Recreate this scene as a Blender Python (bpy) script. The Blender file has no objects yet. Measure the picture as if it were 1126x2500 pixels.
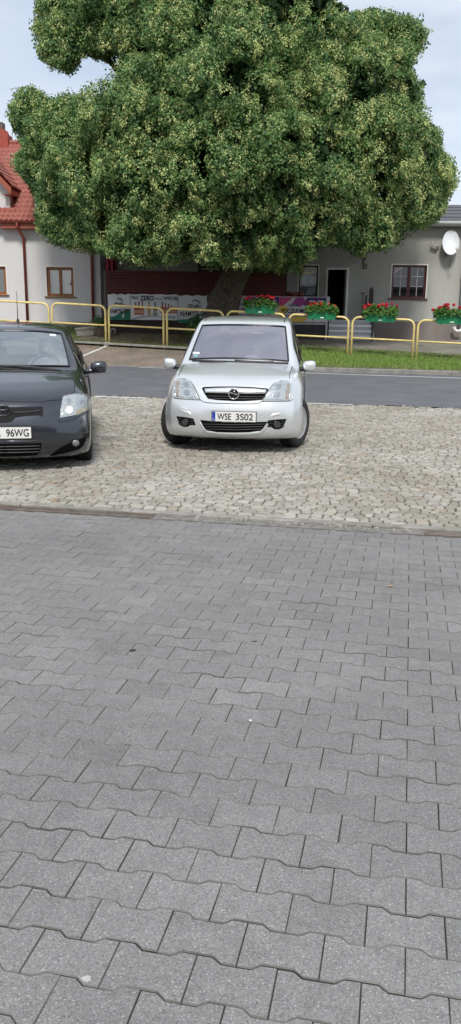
import bpy, bmesh, math, random
import numpy as np
from mathutils import Vector, Matrix, geometry as mgeo
from mathutils.bvhtree import BVHTree
sc = bpy.context.scene
C = sc.collection
R = math.radians
random.seed(7); RNG = np.random.default_rng(7)

# ---------------------------------------------------------------- camera
CAM_H, PITCH, ROLL, FPX = 1.75, R(14.2), 0.012, 2000.0
cam_d = bpy.data.cameras.new('camera'); cam = bpy.data.objects.new('camera', cam_d); C.objects.link(cam)
cam_d.sensor_fit = 'VERTICAL'; cam_d.sensor_height = 24.0; cam_d.lens = 24.0*FPX/2500.0
cam_d.clip_end = 2000; cam_d.clip_start = 0.05
_f = Vector((0, math.cos(PITCH), -math.sin(PITCH))); _r0 = Vector((1, 0, 0)); _u0 = _r0.cross(_f)
_r = _r0*math.cos(ROLL) + _u0*math.sin(ROLL); _u = -_r0*math.sin(ROLL) + _u0*math.cos(ROLL)
cam.matrix_world = Matrix(((_r.x, _u.x, -_f.x, 0), (_r.y, _u.y, -_f.y, 0), (_r.z, _u.z, -_f.z, CAM_H), (0, 0, 0, 1)))
sc.camera = cam

# ---------------------------------------------------------------- world, sun, exposure
SUN_EL, SUN_AZ = R(47), R(180)      # azimuth: direction the light comes from, clockwise from +Y
w = bpy.data.worlds.new("World"); sc.world = w; w.use_nodes = True
nt = w.node_tree; N = nt.nodes; L = nt.links
for n in list(N): N.remove(n)
out = N.new('ShaderNodeOutputWorld'); bg = N.new('ShaderNodeBackground'); bg.inputs[1].default_value = 0.115
sky = N.new('ShaderNodeTexSky'); sky.sky_type = 'NISHITA'; sky.sun_disc = False
sky.sun_elevation = SUN_EL; sky.sun_rotation = SUN_AZ; sky.air_density = 1.0; sky.dust_density = 2.0; sky.ozone_density = 1.5
tc = N.new('ShaderNodeTexCoord'); mp = N.new('ShaderNodeMapping'); mp.inputs['Scale'].default_value = (1.0, 1.0, 3.4)
mp.inputs['Location'].default_value = (0.35, 0.2, 0.1)
nz = N.new('ShaderNodeTexNoise'); nz.inputs['Scale'].default_value = 2.3; nz.inputs['Detail'].default_value = 7; nz.inputs['Roughness'].default_value = 0.5
cr = N.new('ShaderNodeValToRGB'); cr.color_ramp.elements[0].position = 0.40; cr.color_ramp.elements[1].position = 0.66
cr.color_ramp.elements[0].color = (0.62, 0.62, 0.62, 1); cr.color_ramp.elements[1].color = (0.95, 0.95, 0.95, 1)
nz2 = N.new('ShaderNodeTexNoise'); nz2.inputs['Scale'].default_value = 3.1; nz2.inputs['Detail'].default_value = 6
cr2 = N.new('ShaderNodeValToRGB'); cr2.color_ramp.elements[0].position = 0.35; cr2.color_ramp.elements[1].position = 0.7
cr2.color_ramp.elements[0].color = (4.7, 5.2, 6.0, 1); cr2.color_ramp.elements[1].color = (7.4, 7.6, 7.9, 1)
mx = N.new('ShaderNodeMix'); mx.data_type = 'RGBA'
L.new(tc.outputs['Generated'], mp.inputs[0]); L.new(mp.outputs[0], nz.inputs['Vector']); L.new(nz.outputs['Fac'], cr.inputs[0])
L.new(mp.outputs[0], nz2.inputs['Vector']); L.new(nz2.outputs['Fac'], cr2.inputs[0])
L.new(cr.outputs[0], mx.inputs[0]); L.new(sky.outputs[0], mx.inputs[6]); L.new(cr2.outputs[0], mx.inputs[7])
L.new(mx.outputs[2], bg.inputs[0]); L.new(bg.outputs[0], out.inputs[0])
sd = bpy.data.lights.new('sun', 'SUN'); sd.energy = 2.25; sd.angle = R(12); sd.color = (1.0, 0.965, 0.91)
sun = bpy.data.objects.new('sun', sd); C.objects.link(sun)
sdir = Vector((math.sin(SUN_AZ)*math.cos(SUN_EL), math.cos(SUN_AZ)*math.cos(SUN_EL), math.sin(SUN_EL)))
sun.rotation_euler = sdir.to_track_quat('Z', 'Y').to_euler(); sun.location = (0, 0, 30)
sc.view_settings.view_transform = 'Standard'; sc.view_settings.look = 'None'; sc.view_settings.gamma = 1.0
sc.view_settings.use_curve_mapping = False; sc.view_settings.exposure = 0.4
sc.cycles.max_bounces = 8; sc.cycles.transparent_max_bounces = 16; sc.cycles.caustics_reflective = False; sc.cycles.caustics_refractive = False

# ---------------------------------------------------------------- where things stand
def ray(px, py):
    a = (px-563.0)/FPX; b = -(py-1250.0)/FPX; c, s = math.cos(ROLL), math.sin(ROLL)
    x = a*c-b*s; u = a*s+b*c
    return Vector((x, math.cos(PITCH)+u*math.sin(PITCH), -math.sin(PITCH)+u*math.cos(PITCH)))
CAM = Vector((0, 0, CAM_H))
def at_y(px, py, y): d = ray(px, py); return CAM + d*(y/d.y)
def at_z(px, py, z): d = ray(px, py); return CAM + d*((z-CAM_H)/d.z)
def at_plane(px, py, p0, n): d = ray(px, py); return CAM + d*((p0-CAM).dot(n)/d.dot(n))
PHI = R(12.0); EU = Vector((math.cos(PHI), -math.sin(PHI), 0)); EV = Vector((math.sin(PHI), math.cos(PHI), 0))
def AB(x, y): return x*EU.x+y*EU.y, x*EV.x+y*EV.y
B_DRAIN, B_ROAD0, B_ROAD1, B_RAIL, B_BACK = 6.27, 15.2, 22.6, 25.4, 31.0
def lerp(a, b, t): return a+(b-a)*t
def zr(x): return min(0.70, max(0.12, 0.415-0.032*x))
def zb(x): return min(1.25, max(0.45, 0.80-0.040*x))
X_BAY = 1.0
def G(x, y):
    "height of the ground; the verge and bay are handled by their own sheets"
    b = x*EV.x+y*EV.y
    zp = 0.25-0.0297*y
    if b < B_DRAIN: return zp
    if b < 10.0:
        k = B_DRAIN/b; zd = 0.25-0.0297*((B_DRAIN-x*EV.x)/EV.y)
        return lerp(zd, 0.0, (b-B_DRAIN)/(10.0-B_DRAIN))
    if b < B_ROAD1: return 0.0
    if b < B_RAIL-0.3: return lerp(0.0, zr(x)-0.13, (b-B_ROAD1)/(B_RAIL-0.3-B_ROAD1))
    if b < B_RAIL: return lerp(zr(x)-0.13, zr(x)-0.02, (b-B_RAIL+0.3)/0.3)
    if b < B_BACK: return lerp(zr(x)-0.02, zb(x), (b-B_RAIL)/(B_BACK-B_RAIL))
    return zb(x)

# ---------------------------------------------------------------- materials
MATS = {}
def col4(c): return (c[0], c[1], c[2], 1.0)
def mat(name, color=(.5,.5,.5), rough=.6, metal=0.0, var=0.0, scale=8.0, color2=None, bump=0.0, bscale=60.0, coat=0.0, spec=None, alpha=None, emit=0.0):
    "principled material whose colour wanders between color and color2 by noise in object space, with an optional bump"
    if name in MATS: return MATS[name]
    m = bpy.data.materials.new(name); m.use_nodes = True; MATS[name] = m
    nt = m.node_tree; b = nt.nodes['Principled BSDF']; ln = nt.links
    b.inputs['Base Color'].default_value = col4(color); b.inputs['Roughness'].default_value = rough; b.inputs['Metallic'].default_value = metal
    if coat: b.inputs['Coat Weight'].default_value = coat; b.inputs['Coat Roughness'].default_value = 0.04
    if spec is not None: b.inputs['Specular IOR Level'].default_value = spec
    if emit: b.inputs['Emission Color'].default_value = col4(color); b.inputs['Emission Strength'].default_value = emit
    if var or color2 or bump:
        t = nt.nodes.new('ShaderNodeTexCoord')
    if var or color2:
        if color2 is None: color2 = tuple(min(1, c*(1-var)) for c in color); color = tuple(min(1, c*(1+var)) for c in color)
        n = nt.nodes.new('ShaderNodeTexNoise'); n.inputs['Scale'].default_value = scale; n.inputs['Detail'].default_value = 6; n.inputs['Roughness'].default_value = .62
        r = nt.nodes.new('ShaderNodeValToRGB'); r.color_ramp.elements[0].position = .33; r.color_ramp.elements[1].position = .67
        r.color_ramp.elements[0].color = col4(color2); r.color_ramp.elements[1].color = col4(color)
        ln.new(t.outputs['Object'], n.inputs['Vector']); ln.new(n.outputs['Fac'], r.inputs[0]); ln.new(r.outputs[0], b.inputs['Base Color'])
    if bump:
        n = nt.nodes.new('ShaderNodeTexNoise'); n.inputs['Scale'].default_value = bscale; n.inputs['Detail'].default_value = 4
        bp = nt.nodes.new('ShaderNodeBump'); bp.inputs['Strength'].default_value = bump; bp.inputs['Distance'].default_value = .01
        ln.new(t.outputs['Object'], n.inputs['Vector']); ln.new(n.outputs['Fac'], bp.inputs['Height']); ln.new(bp.outputs[0], b.inputs['Normal'])
    return m
def glass(name, tint=(.8,.85,.85), refl=0.12, rough=0.0, gcol=(1, 1, 1)):
    if name in MATS: return MATS[name]
    m = bpy.data.materials.new(name); m.use_nodes = True; MATS[name] = m
    nt = m.node_tree; n = nt.nodes; ln = nt.links
    for k in list(n): n.remove(k)
    o = n.new('ShaderNodeOutputMaterial'); tr = n.new('ShaderNodeBsdfTransparent'); tr.inputs[0].default_value = col4(tint)
    gl = n.new('ShaderNodeBsdfGlossy'); gl.inputs['Roughness'].default_value = rough; gl.inputs[0].default_value = col4(gcol)
    lw = n.new('ShaderNodeLayerWeight'); lw.inputs[0].default_value = .5; pw = n.new('ShaderNodeMath'); pw.operation = 'POWER'; pw.inputs[1].default_value = 4.0; fr = n.new('ShaderNodeMath'); fr.operation = 'MULTIPLY_ADD'; fr.inputs[1].default_value = .85; fr.inputs[2].default_value = .04; ln.new(lw.outputs['Facing'], pw.inputs[0]); ln.new(pw.outputs[0], fr.inputs[0])
    ad = n.new('ShaderNodeMath'); ad.operation = 'ADD'; ad.inputs[1].default_value = refl; ad.use_clamp = True
    mi = n.new('ShaderNodeMixShader'); ln.new(fr.outputs[0], ad.inputs[0]); ln.new(ad.outputs[0], mi.inputs[0])
    ln.new(tr.outputs[0], mi.inputs[1]); ln.new(gl.outputs[0], mi.inputs[2]); ln.new(mi.outputs[0], o.inputs[0])
    return m

# ---------------------------------------------------------------- mesh helpers
def tag(o, label=None, cat=None, group=None, kind=None):
    if label: o['label'] = label
    if cat: o['category'] = cat
    if group: o['group'] = group
    if kind: o['kind'] = kind
    return o
def thing(name, label, cat, loc=(0,0,0), rz=0.0, group=None, rot=None):
    o = bpy.data.objects.new(name, None); C.objects.link(o); o.empty_display_size = .2
    o.location = loc; o.rotation_euler = rot if rot else (0, 0, rz)
    return tag(o, label, cat, group)
def link(name, me, m=None, parent=None, smooth=False, loc=None):
    if m is not None:
        me.materials.clear()
        for k in (m if isinstance(m, (list, tuple)) else [m]): me.materials.append(k)
    o = bpy.data.objects.new(name, me); C.objects.link(o)
    if parent: o.parent = parent
    if loc is not None: o.location = loc
    if smooth: me.shade_smooth()
    return o
def np_mesh(name, V, Fs, smooth=False):
    "V (n,3); Fs (m,k) array of equal-sized faces or list of such arrays"
    me = bpy.data.meshes.new(name)
    if not isinstance(Fs, list): Fs = [Fs]
    Fs = [np.asarray(f, dtype=np.int32) for f in Fs if len(f)]
    nl = sum(f.size for f in Fs); nf = sum(len(f) for f in Fs)
    me.vertices.add(len(V)); me.vertices.foreach_set('co', np.asarray(V, dtype=np.float32).ravel())
    me.loops.add(nl); me.polygons.add(nf)
    me.loops.foreach_set('vertex_index', np.concatenate([f.ravel() for f in Fs]))
    tot = np.concatenate([np.full(len(f), f.shape[1], dtype=np.int32) for f in Fs])
    st = np.concatenate([[0], np.cumsum(tot)[:-1]]).astype(np.int32)
    me.polygons.foreach_set('loop_start', st)
    me.update(calc_edges=True); me.validate()
    if smooth: me.shade_smooth()
    else: me.shade_flat()
    return me
class MB:
    "collects simple solids into one mesh"
    def __init__(s): s.b = bmesh.new(); s.mi = 0
    def box(s, x0, x1, y0, y1, z0, z1, bev=0.0, mtx=None):
        r = bmesh.ops.create_cube(s.b, size=1.0); vs = r['verts']
        for v in vs: v.co = Vector((lerp(x0, x1, v.co.x+.5), lerp(y0, y1, v.co.y+.5), lerp(z0, z1, v.co.z+.5)))
        if mtx is not None:
            for v in vs: v.co = mtx @ v.co
        fs = set(f for v in vs for f in v.link_faces)
        for f in fs: f.material_index = s.mi
        if bev:
            es = set(e for v in vs for e in v.link_edges)
            bmesh.ops.bevel(s.b, geom=list(es), offset=bev, segments=2, affect='EDGES', profile=.6)
        return s
    def cyl(s, p0, p1, r0, r1=None, n=12, cap=True):
        r1 = r0 if r1 is None else r1
        p0, p1 = Vector(p0), Vector(p1); d = p1-p0; q = d.to_track_quat('Z', 'Y').to_matrix().to_4x4()
        m = Matrix.Translation((p0+p1)/2) @ q
        r = bmesh.ops.create_cone(s.b, cap_ends=cap, segments=n, radius1=r0, radius2=r1, depth=d.length, matrix=m)
        for f in set(f for v in r['verts'] for f in v.link_faces): f.material_index = s.mi
        return s
    def tube(s, pts, rad, n=8, closed=False):
        pts = [Vector(p) for p in pts]; k = len(pts); rings = []
        up = None
        for i, p in enumerate(pts):
            a = pts[(i-1) % k] if (i or closed) else p; c = pts[(i+1) % k] if (i < k-1 or closed) else p
            t = (c-a).normalized()
            if up is None: up = Vector((0, 0, 1)) if abs(t.z) < .9 else Vector((1, 0, 0))
            x = t.cross(up).normalized(); yv = x.cross(t).normalized(); up = yv
            rr = rad[i] if isinstance(rad, (list, tuple)) else rad
            rings.append([s.b.verts.new(p+(x*math.cos(2*math.pi*j/n)+yv*math.sin(2*math.pi*j/n))*rr) for j in range(n)])
        m = k if closed else k-1
        for i in range(m):
            A, B = rings[i], rings[(i+1) % k]
            for j in range(n):
                f = s.b.faces.new((A[j], A[(j+1) % n], B[(j+1) % n], B[j])); f.material_index = s.mi; f.smooth = True
        if not closed:
            f = s.b.faces.new(rings[0][::-1]); f.material_index = s.mi; f = s.b.faces.new(rings[-1]); f.material_index = s.mi
        return s
    def prism(s, poly, y0, y1, axis='y'):
        "extrude 2D polygon; axis y: poly in (x,z); axis x: poly in (y,z); axis z: poly in (x,y)"
        def P(a, b, t): return {'y': (a, t, b), 'x': (t, a, b), 'z': (a, b, t)}[axis]
        A = [s.b.verts.new(P(a, b, y0)) for a, b in poly]; B = [s.b.verts.new(P(a, b, y1)) for a, b in poly]
        fs = [s.b.faces.new(A), s.b.faces.new(B[::-1])]
        for i in range(len(poly)):
            j = (i+1) % len(poly); fs.append(s.b.faces.new((A[j], A[i], B[i], B[j])))
        for f in fs: f.material_index = s.mi
        return s
    def sph(s, c, r, sc=(1,1,1), u=12, v=8):
        m = Matrix.Translation(c) @ Matrix.Diagonal((sc[0], sc[1], sc[2], 1))
        rr = bmesh.ops.create_uvsphere(s.b, u_segments=u, v_segments=v, radius=r, matrix=m)
        for f in set(f for v_ in rr['verts'] for f in v_.link_faces): f.material_index = s.mi; f.smooth = True
        return s
    def lathe(s, prof, c=(0,0,0), axis='z', n=24):
        "profile [(r, h)] turned about an axis through c"
        def P(r, h, t):
            a, b = r*math.cos(t), r*math.sin(t)
            return Vector(c)+Vector({'z': (a, b, h), 'x': (h, a, b), 'y': (a, h, b)}[axis])
        rings = [[s.b.verts.new(P(r, h, 2*math.pi*j/n)) for j in range(n)] for r, h in prof]
        for A, B in zip(rings, rings[1:]):
            for j in range(n):
                f = s.b.faces.new((A[j], A[(j+1) % n], B[(j+1) % n], B[j])); f.material_index = s.mi; f.smooth = True
        return s
    def quad(s, a, b, c, d):
        f = s.b.faces.new([s.b.verts.new(p) for p in (a, b, c, d)]); f.material_index = s.mi; return s
    def done(s, name, m, parent=None, smooth=False, fix=True, merge=0.0):
        if merge: bmesh.ops.remove_doubles(s.b, verts=s.b.verts, dist=merge)
        if fix: bmesh.ops.recalc_face_normals(s.b, faces=s.b.faces)
        me = bpy.data.meshes.new(name); s.b.to_mesh(me); s.b.free()
        return link(name, me, m, parent, smooth)
def text_mesh(body, w, h, depth=.002, bold=0.0):
    "lettering as a mesh in the XZ plane, centred, fitted to w x h, facing -Y"
    c = bpy.data.curves.new('t', 'FONT'); c.body = body; c.extrude = .5; c.offset = bold
    o = bpy.data.objects.new('t', c); C.objects.link(o); dg = bpy.context.evaluated_depsgraph_get(); dg.update()
    me = bpy.data.meshes.new_from_object(o.evaluated_get(dg))
    bpy.data.objects.remove(o); bpy.data.curves.remove(c)
    n = len(me.vertices); co = np.zeros(n*3); me.vertices.foreach_get('co', co); co = co.reshape(-1, 3)
    mn, mxx = co.min(0), co.max(0); ctr = (mn+mxx)/2; sz = np.maximum(mxx-mn, 1e-6)
    x = (co[:, 0]-ctr[0])/sz[0]*w; z = (co[:, 1]-ctr[1])/sz[1]*h; y = -(co[:, 2])*depth
    me.vertices.foreach_set('co', np.stack([x, y, z], 1).astype(np.float32).ravel()); me.update()
    return me
def text(name, body, w, h, m, parent, loc, depth=.004, bold=0.0, rot=None):
    o = link(name, text_mesh(body, w, h, depth, bold), m, parent, loc=loc)
    if rot: o.rotation_euler = rot
    return o
def struct(name, o): o.name = name; o['kind'] = 'structure'; return o
# ================================================================ GROUND, PAVING, ROAD
def grid_sheet(name, xs, ys, zf, m, keep=None, smooth=True):
    X, Y = np.meshgrid(xs, ys); n, k = X.shape
    Z = np.array([[zf(float(X[i, j]), float(Y[i, j])) for j in range(k)] for i in range(n)])
    V = np.stack([X.ravel(), Y.ravel(), Z.ravel()], 1); I = np.arange(n*k).reshape(n, k)
    Fq = np.stack([I[:-1, :-1].ravel(), I[:-1, 1:].ravel(), I[1:, 1:].ravel(), I[1:, :-1].ravel()], 1)
    if keep is not None:
        c = V[Fq].mean(1); Fq = Fq[[keep(p[0], p[1]) for p in c]]
    return link(name, np_mesh(name, V, Fq, smooth), m)
def ab_sheet(name, as_, bs, zf, m, smooth=True):
    "sheet whose grid follows the street direction"
    A, B = np.meshgrid(as_, bs); n, k = A.shape
    X = A*EU.x+B*EV.x; Y = A*EU.y+B*EV.y
    Z = np.array([[zf(float(X[i, j]), float(Y[i, j])) for j in range(k)] for i in range(n)])
    V = np.stack([X.ravel(), Y.ravel(), Z.ravel()], 1); I = np.arange(n*k).reshape(n, k)
    Fq = np.stack([I[:-1, :-1].ravel(), I[:-1, 1:].ravel(), I[1:, 1:].ravel(), I[1:, :-1].ravel()], 1)
    return link(name, np_mesh(name, V, Fq, smooth), m)

M_DIRT = mat('dirt', (.17, .145, .11), .95, color2=(.09, .08, .06), scale=1.2, bump=.6, bscale=20)
xs = np.concatenate([[-400, -150, -60, -30], np.arange(-16, 16.1, 1.0), [30, 60, 150, 400]])
ys = np.concatenate([[-100, -40, -15], np.arange(-6, 36.1, .5), [45, 70, 150, 600]])
struct('ground', grid_sheet('ground', xs, ys, lambda x, y: G(x, max(-6, y))-.045, M_DIRT))

# --- interlocking concrete blocks
def per_item_attr(me, vals):
    a = me.attributes.new('tint', 'FLOAT', 'FACE'); a.data.foreach_set('value', np.asarray(vals, dtype=np.float32))
def paver_material():
    m = bpy.data.materials.new('concrete_blocks'); m.use_nodes = True; nt = m.node_tree; n = nt.nodes; l = nt.links; b = n['Principled BSDF']
    tc = n.new('ShaderNodeTexCoord'); at = n.new('ShaderNodeAttribute'); at.attribute_name = 'tint'
    b.inputs['Roughness'].default_value = .82; b.inputs['Specular IOR Level'].default_value = .35
    # grains of light and dark aggregate
    v = n.new('ShaderNodeTexVoronoi'); v.inputs['Scale'].default_value = 300; l.new(tc.outputs['Object'], v.inputs['Vector'])
    sep = n.new('ShaderNodeSeparateColor'); l.new(v.outputs['Color'], sep.inputs[0])
    r1 = n.new('ShaderNodeValToRGB'); e = r1.color_ramp.elements
    e[0].position = 0; e[0].color = (.155, .152, .149, 1); e[1].position = 1; e[1].color = (.45, .44, .43, 1)
    for p, c in ((.15, .208), (.45, .232), (.80, .252), (.90, .28), (.965, .38)):
        q = e.new(p); q.color = (c*1.0, c*.98, c*.955, 1)
    r1.color_ramp.interpolation = 'CONSTANT'; l.new(sep.outputs[0], r1.inputs[0])
    n2 = n.new('ShaderNodeTexNoise'); n2.inputs['Scale'].default_value = 160; n2.inputs['Detail'].default_value = 3; l.new(tc.outputs['Object'], n2.inputs['Vector'])
    m1 = n.new('ShaderNodeMix'); m1.data_type = 'RGBA'; m1.blend_type = 'OVERLAY'; m1.inputs[0].default_value = .35
    l.new(r1.outputs[0], m1.inputs[6]); l.new(n2.outputs['Fac'], m1.inputs[7])
    # wear and dirt patches
    n3 = n.new('ShaderNodeTexNoise'); n3.inputs['Scale'].default_value = .8; n3.inputs['Detail'].default_value = 5; l.new(tc.outputs['Object'], n3.inputs['Vector'])
    r3 = n.new('ShaderNodeMapRange'); r3.inputs[1].default_value = .3; r3.inputs[2].default_value = .7; r3.inputs[3].default_value = .86; r3.inputs[4].default_value = 1.1; l.new(n3.outputs['Fac'], r3.inputs[0])
    n4 = n.new('ShaderNodeTexNoise'); n4.inputs['Scale'].default_value = 14; n4.inputs['Detail'].default_value = 4; l.new(tc.outputs['Object'], n4.inputs['Vector'])
    r4 = n.new('ShaderNodeMapRange'); r4.inputs[1].default_value = .3; r4.inputs[2].default_value = .7; r4.inputs[3].default_value = .93; r4.inputs[4].default_value = 1.06; l.new(n4.outputs['Fac'], r4.inputs[0])
    a = n.new('ShaderNodeMath'); a.operation = 'MULTIPLY'; l.new(r3.outputs[0], a.inputs[0]); l.new(r4.outputs[0], a.inputs[1])
    n5 = n.new('ShaderNodeTexNoise'); n5.inputs['Scale'].default_value = 2.7; n5.inputs['Detail'].default_value = 7; n5.inputs['Roughness'].default_value = .7; l.new(tc.outputs['Object'], n5.inputs['Vector'])
    r5 = n.new('ShaderNodeMapRange'); r5.inputs[1].default_value = .56; r5.inputs[2].default_value = .68; r5.inputs[3].default_value = 1.0; r5.inputs[4].default_value = .86; l.new(n5.outputs['Fac'], r5.inputs[0])
    a5 = n.new('ShaderNodeMath'); a5.operation = 'MULTIPLY'; l.new(a.outputs[0], a5.inputs[0]); l.new(r5.outputs[0], a5.inputs[1]); a = a5
    a2 = n.new('ShaderNodeMath'); a2.operation = 'MULTIPLY'; l.new(a.outputs[0], a2.inputs[0]); l.new(at.outputs['Fac'], a2.inputs[1])
    m2 = n.new('ShaderNodeMix'); m2.data_type = 'RGBA'; m2.blend_type = 'MULTIPLY'; m2.inputs[0].default_value = 1
    l.new(m1.outputs[2], m2.inputs[6]); l.new(a2.outputs[0], m2.inputs[7]); l.new(m2.outputs[2], b.inputs['Base Color'])
    bp = n.new('ShaderNodeBump'); bp.inputs['Strength'].default_value = .5; bp.inputs['Distance'].default_value = .002
    l.new(sep.outputs[1], bp.inputs['Height']); l.new(bp.outputs[0], b.inputs['Normal'])
    return m
M_PAV = paver_material()
def half_outline():
    d = .0095; pts = []
    # top edge from +u to -u; s(u)=+1 near the ends, -1 at the waist
    for u, s_ in ((.0994, 1), (.062, 1), (.038, -1), (-.038, -1), (-.062, 1), (-.0994, 1)): pts.append((u, .0685+d*s_))
    for u, s_ in ((-.0994, 1), (-.062, 1), (-.038, -1), (.038, -1), (.062, 1), (.0994, 1)): pts.append((u, -(.0685+d*s_)))
    return np.array(pts)
RP = .1366
def build_paving():
    O = half_outline()*[1, RP/.14]; n = len(O)
    ins = np.array([[p[0]*(1-.0018/.1), p[1]-np.sign(p[1])*.0028] for p in O])
    p0 = at_plane(991, 2187, Vector((0, 0, .25)), Vector((0, .0297, 1)))
    a0, b0 = AB(p0.x, p0.y)
    rows = range(-int((B_DRAIN-b0)/RP)+0, 42); Vs = []; tints = []; q = 0
    items = []
    for r in rows:
        cb = b0-r*RP
        if cb > B_DRAIN-.12: continue
        off = .1 if r % 2 == 0 else 0.0
        for k in range(-32, 18): items.append((a0+.1*0+off+.2*k, cb))
    Vl = []; Fq = []; Fn = []; ti = []; base = 0
    ring = np.arange(n); nx = (ring+1) % n
    for (ca, cb) in items:
        x, y = ca*EU.x+cb*EV.x, ca*EU.y+cb*EV.y
        if abs(x) > 5.5 or y < -3: continue
        z = 0.25-0.0297*y
        th = random.gauss(0, .006); c_, s_ = math.cos(th), math.sin(th); du, dv = random.gauss(0, .0004), random.gauss(0, .0006)
        tx, ty = random.gauss(0, .0045), random.gauss(0, .0045); dz = random.gauss(0, .0006)
        for (P, h) in ((O, -.03), (O, -.0035), (ins, 0.0)):
            U = P[:, 0]*c_-P[:, 1]*s_+du+ca; W = P[:, 0]*s_+P[:, 1]*c_+dv+cb
            X = U*EU.x+W*EV.x; Y = U*EU.y+W*EV.y
            Z = 0.25-0.0297*Y+h+dz+tx*P[:, 0]+ty*P[:, 1]
            Vl.append(np.stack([X, Y, Z], 1))
        for lv in (0, 1):
            A = base+lv*n; Fq.append(np.stack([A+ring, A+nx, A+n+nx, A+n+ring], 1))
        Fn.append((base+2*n+ring)[None, :])
        t = random.gauss(1, .035)+(.10 if random.random() < .03 else 0); ti.append(t); base += 3*n
    V = np.concatenate(Vl); FQ = np.concatenate(Fq); FN = np.concatenate(Fn)
    me = np_mesh('paving', V, [FQ, FN]); per_item_attr(me, np.concatenate([np.repeat(ti, 2*n), ti]))
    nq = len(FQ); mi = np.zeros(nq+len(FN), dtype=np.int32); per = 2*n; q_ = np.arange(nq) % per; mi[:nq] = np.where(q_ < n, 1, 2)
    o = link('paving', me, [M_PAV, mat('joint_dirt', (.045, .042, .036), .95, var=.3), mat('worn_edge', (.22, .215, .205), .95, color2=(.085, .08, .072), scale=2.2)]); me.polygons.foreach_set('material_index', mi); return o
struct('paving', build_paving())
M_JOINT = mat('joint_sand', (.13, .12, .10), .95, color2=(.05, .05, .04), scale=9, bump=.4)
struct('paving_bed', ab_sheet('paving_bed', np.arange(-7, 7.1, 1), np.arange(-4, B_DRAIN+.03, .2), lambda x, y: 0.25-0.0297*y-.010, M_JOINT))
# --- the edge between blocks and setts: concrete kerb stone, mortar, drain gratings
M_KERBC = mat('kerb_concrete', (.34, .32, .29), .85, color2=(.19, .18, .16), scale=7, bump=.5, bscale=90)
def zpav(x, y): return 0.25-0.0297*y
def strip_solid(name, a0, a1, b0, b1, h, m, zf, step=.25, jag=0.0, bev=.006):
    mb = MB(); k = max(1, int((a1-a0)/step))
    rows = []
    for i in range(k+1):
        a = lerp(a0, a1, i/k); j0 = random.uniform(-jag, jag); j1 = random.uniform(-jag, jag); hh = h+random.uniform(-jag, jag)*.15
        P = lambda b, z: (a*EU.x+b*EV.x, a*EU.y+b*EV.y, zf(a*EU.x+b*EV.x, a*EU.y+b*EV.y)+z)
        rows.append([mb.b.verts.new(P(*q)) for q in ((b0+j0, -.06), (b0+j0, hh-bev), (b0+j0+bev, hh), (b1+j1-bev, hh), (b1+j1, hh-bev), (b1+j1, -.06))])
    for A, B in zip(rows, rows[1:]):
        for j in range(5): mb.b.faces.new((A[j], A[j+1], B[j+1], B[j]))
    mb.b.faces.new(rows[0]); mb.b.faces.new(rows[-1][::-1])
    return mb.done(name, m)
ks = thing('edge_kerb', 'low worn concrete edge kerb between grey block paving and granite setts', 'kerb', (0, 0, 0))
ks['kind'] = 'structure'
for i in range(15):
    a = -8.2+i*1.0
    o = strip_solid('kerb_stone', a+.004, a+.996, B_DRAIN+.06+random.uniform(-.006, .006), B_DRAIN+.14, .014, M_KERBC, G, .25, .002); o.parent = ks
M_MORT = mat('broken_mortar', (.26, .25, .235), .95, color2=(.13, .12, .105), scale=16, bump=1.0, bscale=50)
o = strip_solid('mortar_strip', -8.2, 6.8, B_DRAIN-.062, B_DRAIN+.056, -.004, M_MORT, G, .035, .006); struct('mortar_strip', o)
# broken chips lying in the mortar
mb = MB()
for i in range(46):
    a = (random.uniform(-.75, .1) if i % 2 else random.uniform(-1.8, 1.2)); b = B_DRAIN+random.uniform(-.05, .035); x, y = a*EU.x+b*EV.x, a*EU.y+b*EV.y; s_ = random.uniform(.005, .014)
    mtx = Matrix.Translation((x, y, G(x, y)+.004)) @ Matrix.Rotation(random.uniform(0, 6), 4, 'Z') @ Matrix.Rotation(random.uniform(-.3, .3), 4, 'X')
    mb.box(-s_, s_, -s_*.6, s_*.6, -.01, .008, 0.002, mtx)
tag(mb.done('mortar_rubble', mat('chip', (.36, .345, .32), .9, var=.2)), 'small pale chips of broken mortar along the paving edge', 'rubble', kind='stuff')
def drain(a0, a1, label):
    t = thing('drain_channel', label, 'drain', (0, 0, 0), group='drain gratings along the paving edge')
    M_RUST = mat('grating_metal', (.22, .19, .165), .7, metal=.4, color2=(.12, .09, .07), scale=12)
    strip_solid('channel_edge', a0, a1, B_DRAIN-.066, B_DRAIN-.054, .003, M_RUST, G, .5).parent = t
    strip_solid('channel_edge', a0, a1, B_DRAIN+.044, B_DRAIN+.056, .003, M_RUST, G, .5).parent = t
    mb = MB(); k = int((a1-a0)/.026)
    for i in range(k):
        a = a0+(i+.5)*.026; sk = .012
        for s0 in (0,):
            P = lambda aa, b, z: (aa*EU.x+b*EV.x, aa*EU.y+b*EV.y, G(aa*EU.x+b*EV.x, aa*EU.y+b*EV.y)+z)
            b0_, b1_ = B_DRAIN-.054, B_DRAIN+.044; w_ = .0055
            q = [P(a-w_-sk, b0_, 0), P(a+w_-sk, b0_, 0), P(a+w_+sk, b1_, 0), P(a-w_+sk, b1_, 0)]
            T = [mb.b.verts.new(p) for p in q]; Bm = [mb.b.verts.new((p[0], p[1], p[2]-.018)) for p in q]
            mb.b.faces.new(T); mb.b.faces.new(Bm[::-1])
            for j in range(4): mb.b.faces.new((T[j], Bm[j], Bm[(j+1) % 4], T[(j+1) % 4]))
    mb.done('grating', M_RUST, t)
    strip_solid('channel_bottom', a0, a1, B_DRAIN-.054, B_DRAIN+.044, -.03, mat('drain_dark', (.02, .02, .018), .9), G, .5).parent = t
    return t
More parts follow.
